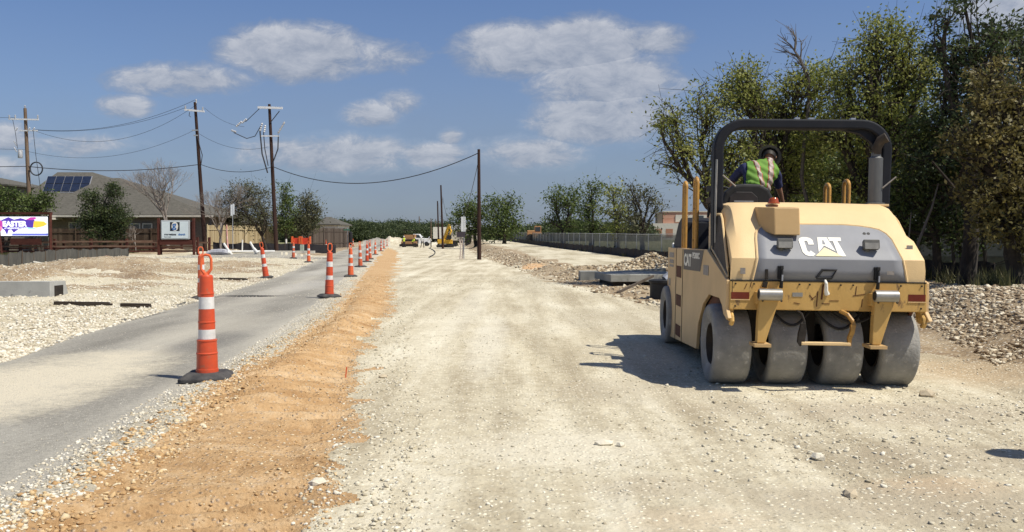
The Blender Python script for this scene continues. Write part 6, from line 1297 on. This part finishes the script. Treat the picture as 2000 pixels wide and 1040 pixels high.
for xx in (-.28, -.12): m = MB(); m.tube([(xx,.05,0),(xx+.06,.05,.8),(xx-.04,.05,1.5)], [.05,.045,.06], 6); m.build('tape_roll', mat('faded pink stake paint', (.55,.42,.37), (.62,.55,.48), .7, 7), sgp, smooth=True)
sn_ = signpost('green street-name blades on a pole beside the black wrapped sign', 679, 112, 2.75, [('blade',-.5,.35,2.45,2.6,M_GRN)])
m = MB(); m.b2(-.02,.0,-.35,.45,2.62,2.75); m.build('blade', M_GRN, sn_)
x, y, z = atd(685, 112); wr_ = thing('wrapped_sign', 'sign bagged in black plastic next to the green blades', 'sign', (x, y, z)); m = MB(); m.lathe([(.05,.55),(.18,.62),(.26,.9),(.24,1.3),(.27,1.8),(.23,2.2),(.08,2.3),(0,2.3)], 12); m.build('plastic_bag', M_BLKM, wr_, smooth=True); m = MB(); m.tube([(0,0,-.2),(0,0,.7)], .04, 6); m.build('post', M_GALV, wr_)
# orange barrier
x, y, z = atd(588, 88)
br_ = thing('plastic_barrier', 'red-orange plastic barrier of two panels on the far lot', 'barrier', (x, y, z + .25)); M_OB = mat('barrier orange', (.62,.05,.025), (.72,.09,.04), .5, 4)
for (x0, x1) in ((-.95,-.1),(.0,.95)):
    m = MB(); m.b2(x0,x1,-.03,.03,.35,1.15); m.build('panel', M_OB, br_)
    m = MB(); m.prism([(x0-.05,0),(x0+.0,1.3),(x0+.14,1.3),(x0+.18,0)], -.12, .12, 'y'); m.build('frame', mat('bright barrier orange', (.80,.16,.05), (.72,.13,.045), .5, 4), br_); m = MB(); m.prism([(x1-.14,0),(x1-.1,1.3),(x1+.03,1.3),(x1+.06,0)], -.12, .12, 'y'); m.build('frame', MATS['bright barrier orange'], br_)
# pipes, posts and bits on the far lot
M_PVC = mat('white pvc pipe', (.78,.77,.72), (.68,.67,.62), .4, 4)
def simple(name, label, cat, pos, mbf, m_, group=None, rz=0, smooth=True):
    m = MB(); mbf(m); o = m.build(name, m_, None, smooth=smooth); o.location = pos; o.rotation_euler = (0,0,rz); return tag(o, label, cat, group)
def pos(px, d, dz=0): x, y, z = atd(px, d); return (x, y, z + dz)
simple('pipe_fitting', 'white y-shaped pipe leaning beside the silver pipe bundle', 'pipe', pos(447,68), lambda m: (m.tube([(-.4,0,.9),(0,0,.3),(.25,0,0)], .09, 8), m.tube([(0,0,.3),(.1,-.3,.1)], .10, 8)), M_PVC, 'white pipes lying on the far lot')
simple('pipe_fitting', 'white y-shaped pipe leaning farther right near the third power pole', 'pipe', pos(496,68), lambda m: (m.tube([(-.3,0,.95),(0,0,.4),(.15,0,0)], .09, 8), m.tube([(0,0,.45),(.35,-.2,.1)], .10, 8)), M_PVC, 'white pipes lying on the far lot')
simple('pipe_length', 'long white pipe lying flat between the two y-shaped pipes', 'pipe', pos(470,69), lambda m: m.tube([(-2.6,0,.10),(2.6,.4,.12)], .10, 8), M_PVC, 'white pipes lying on the far lot')
simple('pipe_bundle', 'crumpled silver plastic wrapped pipe bundle on the stones', 'pipe bundle', pos(428,68), lambda m: m.tube([(-1.0,0,.12),(-.6,.1,.22),(0,0,.25),(.5,-.1,.22),(.9,0,.10)], [.12,.22,.24,.25,.1], 7), mat('crumpled silver sheet', (.5,.5,.52), (.28,.28,.31), .4, 5, bump=1.0), None)
simple('pipe_stub', 'white upright pipe stub left of the orange barrier', 'pipe', pos(559,84), lambda m: m.tube([(0,0,0),(0,0,1.25)], .09, 10), M_PVC, 'white pipes lying on the far lot')
simple('pipe_stub', 'short white marker between the y-shaped pipes', 'pipe', pos(473,72), lambda m: m.tube([(0,0,0),(.03,0,.95)], .06, 8), M_PVC, 'white pipes lying on the far lot')
simple('black_post', 'stubby black post between the third power pole and the cone', 'post', pos(566,72), lambda m: m.lathe([(0,0),(.16,0),(.15,.75),(.18,.78),(.18,.85),(0,.9)], 12), M_BLKM, None)
simple('utility_pedestal', 'pale green utility pedestal under the orange barrier', 'utility box', pos(590,80), lambda m: m.b2(-.15,.15,-.15,.15,0,.8), mat('pale green box', (.42,.50,.40), (.36,.44,.35), .6, 4), None, smooth=False)
simple('delineator_post', 'thin red and white delineator in front of the pale fence', 'post', pos(446,70.5), lambda m: m.tube([(-.02,0,0),(-.08,0,1.0),(-.12,0,2.3)], [.09,.07,.045], 8), mat('red-white delineator', (.55,.10,.06), (.70,.55,.50), .6, 2, stretch=(1,1,1.5)), None)
simple('manhole_ring', 'dark manhole ring with white rim on the far lot', 'manhole ring', pos(622,84), lambda m: m.lathe([(0,0),(.55,0),(.5,.35),(.35,.4),(.3,.7),(0,.7)], 14), M_DARK, None)
simple('fabric_roll', 'grey rolled fabric lying left of the manhole ring', 'roll', pos(613,84), lambda m: m.tube([(-.7,0,.16),(.5,.1,.16)], .17, 10), mat('grey roll cloth', (.45,.43,.38), (.35,.33,.3), .8, 5), None)
simple('board', 'pale plank lying on the dark dirt ridge by the silt fence', 'plank', pos(76,44,.05), lambda m: m.box((0,0,.06),(1.2,.3,.05),(0,R(12),R(30))), M_PVC, None, smooth=False)
simple('fire_hydrant_cap', 'small red cap sticking out of the stones by the silt fence', 'valve cap', pos(208,52,0), lambda m: m.lathe([(0,0),(.14,0),(.14,.12),(.08,.2),(0,.22)], 12), mat('red valve paint', (.5,.05,.03), (.4,.04,.03), .5, 4), None)
# curb strips across the side road
for (lab, px0, px1, d) in (('pale concrete kerb along the near edge of the side road', 500, 615, 70.5), ('pale concrete kerb along the far edge of the side road', 640, 705, 72)):
    x0 = (px0-1000)/F_PX*d; x1 = (px1-1000)/F_PX*d; simple('kerb', lab, 'kerb', (x0, d, tz((x0+x1)/2, d)), lambda m: m.b2(0,x1-x0,-.1,.1,-.1,.12), mat('new kerb concrete', (.60,.57,.50), (.52,.49,.42), .85, 4), None, smooth=False)
# street pole of the left concrete headwall
M_CONC = mat('pale cast concrete', (.33,.33,.31), (.41,.41,.385), .85, 2.2, third=(.20,.20,.19), tscale=3.5, tw=.62, bump=.3, bscale=30)
M_CONC2 = mat('grey-green precast concrete', (.24,.24,.21), (.31,.31,.28), .85, 2.5, third=(.17,.165,.145), tscale=6, tw=.6, bump=.3, bscale=30)
hw_ = thing('culvert_headwall', 'pale concrete culvert headwall sunk in the stones at the left edge', 'headwall', (-12.9, 21.6, 0)); m = MB(); m.b2(-1.6,1.42,0,.16,-.4,.42); m.build('front_wall', M_CONC, hw_, bevel=.012)
m = MB(); m.prism([(.16,-.4),(.16,.42),(.75,.40),(.95,-.1),(.95,-.4)], 1.30, 1.42, 'x'); m.build('wing_wall', M_CONC, hw_, bevel=.01)
m = MB(); m.b2(-1.6,1.25,.75,.9,-.4,.36); m.build('back_wall', M_CONC, hw_, bevel=.01); m = MB(); m.b2(1.425,1.43,.2,.62,-.1,.30); m.build('opening', M_DARK, hw_)
# concrete inlet pieces at the right
sl = thing('inlet_slab', 'long grey concrete inlet slab propped over a dark pit left of the roller', 'concrete slab', (3.0, 26.6, 0)); m = MB(); m.prism([(.02,0),(-.25,2.4),(1.0,3.0),(2.4,2.6),(2.4,.35)], .15, .37, 'z'); m.build('slab', M_CONC2, sl, bevel=.012)
m = MB(); m.prism([(.10,.12),(-.1,2.2),(2.3,2.4),(2.3,.5)], -.35, .149, 'z'); m.build('pit_shade_block', M_DARK, sl)  # solid dark block under the slab, its colour stands in for the shaded hole
simple('concrete_block', 'small grey concrete block left of the long inlet slab', 'concrete block', (2.36, 30.0, -.02), lambda m: m.b2(0,.62,0,.9,0,.36), M_CONC2, None, smooth=False)
simple('concrete_beam', 'thin grey concrete beam lying on the rubble behind the inlet slab', 'concrete beam', (3.5, 30.6, .22), lambda m: m.box((.9,0,.08),(2.0,.3,.16),(0,R(-3),R(5))), M_CONC2, None, smooth=False)
simple('plank', 'dark plank leaning from the rubble to the black drum', 'plank', (3.05, 23.6, .12), lambda m: m.box((.3,0,.12),(1.1,.12,.06),(0,R(-24),R(8))), mat('wet brown plank', (.10,.08,.06), (.16,.13,.10), .9, 5), None, smooth=False)
dr = thing('drain_drum', 'black drain drum with a glossy lid right beside the roller front wheel', 'drain drum', (3.72, 21.3, tz(3.72, 21.3) - .12)); m = MB(); m.lathe([(0,-.1),(.34,-.1),(.34,.5),(.37,.52),(.37,.58),(.3,.6),(0,.6)], 24); m.build('drum', M_BLKM, dr, smooth=True); m = MB(); m.tube([(.0,-.1,.6),(.15,-.05,.72),(.42,.0,.66)], [.1,.12,.06], 8); m.build('lid_handle', M_GALV, dr, smooth=True)
# things lying on the roadbed
simple('flat_rock', 'larger pale flat rock lying alone on the open roadbed', 'rock', (*on(1180, 869)[:2], on(1180, 869)[2]), lambda m: m.add([tuple(Vector(v) * Vector((.085,.045,.028)).length * 1 if 0 else (v[0]*.085, v[1]*.045, v[2]*.028+.012)) for v in ICO_V], [tuple(f) for f in ICO_F.tolist()]), S_WHITE, 'single rocks on the roadbed', rz=.2, smooth=False)
for (px, py, s, lab) in ((1212,872,.03,'small white rock just right of the larger flat rock'),(1812,775,.07,'dark grey rock on the roadbed right below the roller'),(1660,970,.05,'jagged dark stone near the bottom right of the roadbed'),(1598,897,.05,'white rock in the middle of the bottom right roadbed'),(748,738,.04,'reddish stone at the seam of dirt strip and roadbed'),(620,947,.05,'white stone at the right edge of the dirt strip')):
    p = on(px, py); simple('loose_rock', lab, 'rock', p, lambda m: m.add([(v[0]*s*1.2*random.uniform(.8,1.2), v[1]*s*random.uniform(.8,1.2), v[2]*s*.7*random.uniform(.8,1.2)+s*.3) for v in ICO_V], [tuple(f) for f in ICO_F.tolist()]), S_WHITE if 'white' in lab else S_BROWN, 'single rocks on the roadbed', rz=px, smooth=False)
x, y, z = on(676, 738); simple('pin_flag', 'little orange stake stuck at the edge of the dirt strip', 'stake', (x, y, z), lambda m: m.box((0,0,.05),(.012,.012,.13),(0,.1,0)), M_ORG2, None, smooth=False)
m = MB(); cc = []
for t in np.linspace(0, 1, 14): px = 838 + 12*math.sin(t*math.pi); py = 485 + 19*t; x, y, z = on(px, py); cc.append((x, y, z + .05))
m.tube(cc, .045, 5); tag(m.build('hose', M_CABLE, None, smooth=True), 'dark curved hose lying on the far roadbed', 'hose')

for (px, py, L_, lab) in ((160,599,1.15,'long dark strip in place of a shaded crevice in the stone lot'),(265,601,.6,'short dark strip in place of a shaded crevice farther right in the stone lot'),(455,548,.9,'thin dark strip beyond the cone pair on the stone lot')):  # dark boxes whose colour stands in for shaded crevices between the stones
    p = on(px, py); simple('shade_strip', lab, 'shade strip', p, lambda m: (m.box((0,0,.05),(L_,.10,.07),(0,R(1),R(2))), m.box((L_*.35,-.1,.03),(L_*.5,.05,.05),(0,0,R(6)))), mat('dark crevice shade', (.03,.022,.016), (.06,.045,.032), .9, 6), 'dark strips standing in for shade on the stone lot', smooth=False)

for x in (-.90, -.72, -.28, -.18, .12, .24, .70, .90):
    for z in (.835, 1.055):
        if abs(abs(x) - .9) < .02 or z > 1: m = MB(); m.tube([(x,-.530,z),(x,-.519,z)], .009, 6); m.build('bolt_head', M_DARK, bm_)
for k, (x0, x1, dz) in enumerate([(-.50,-.10,.0),(-.05,.40,.03),(.0,.62,-.04)]):
    m = MB(); m.tube([(x0+(x1-x0)*t, -.30-.08*math.sin(t*3.1), .80-dz-.16*math.sin(t*math.pi)) for t in np.linspace(0,1,12)], .014, 6); m.build('hydraulic_hose', M_BLKM, RO, smooth=True)
for x in (-.68, -.50, .42, .60):
    m = MB(); m.tube([(x+.01,-.592-.082,.90),(x+.01,-.58-.085,.90)], .011, 6); m.build('bolt_head', M_DARK, RO)
for (x, z, w, h) in ((.60,1.18,.07,.035),(-.83,1.18,.05,.06),(.83,1.42,.06,.05)):
    p = hs(x, z, .009); m = MB(); m.box(p, (w,.004,h)); m.build('warning_sticker', M_CHALK, hood)
for x in (-.93, .93):
    m = MB(); m.box((x,-.517,1.0),(.004,.012,.16)); m.build('weld_seam', M_DARK, bm_)
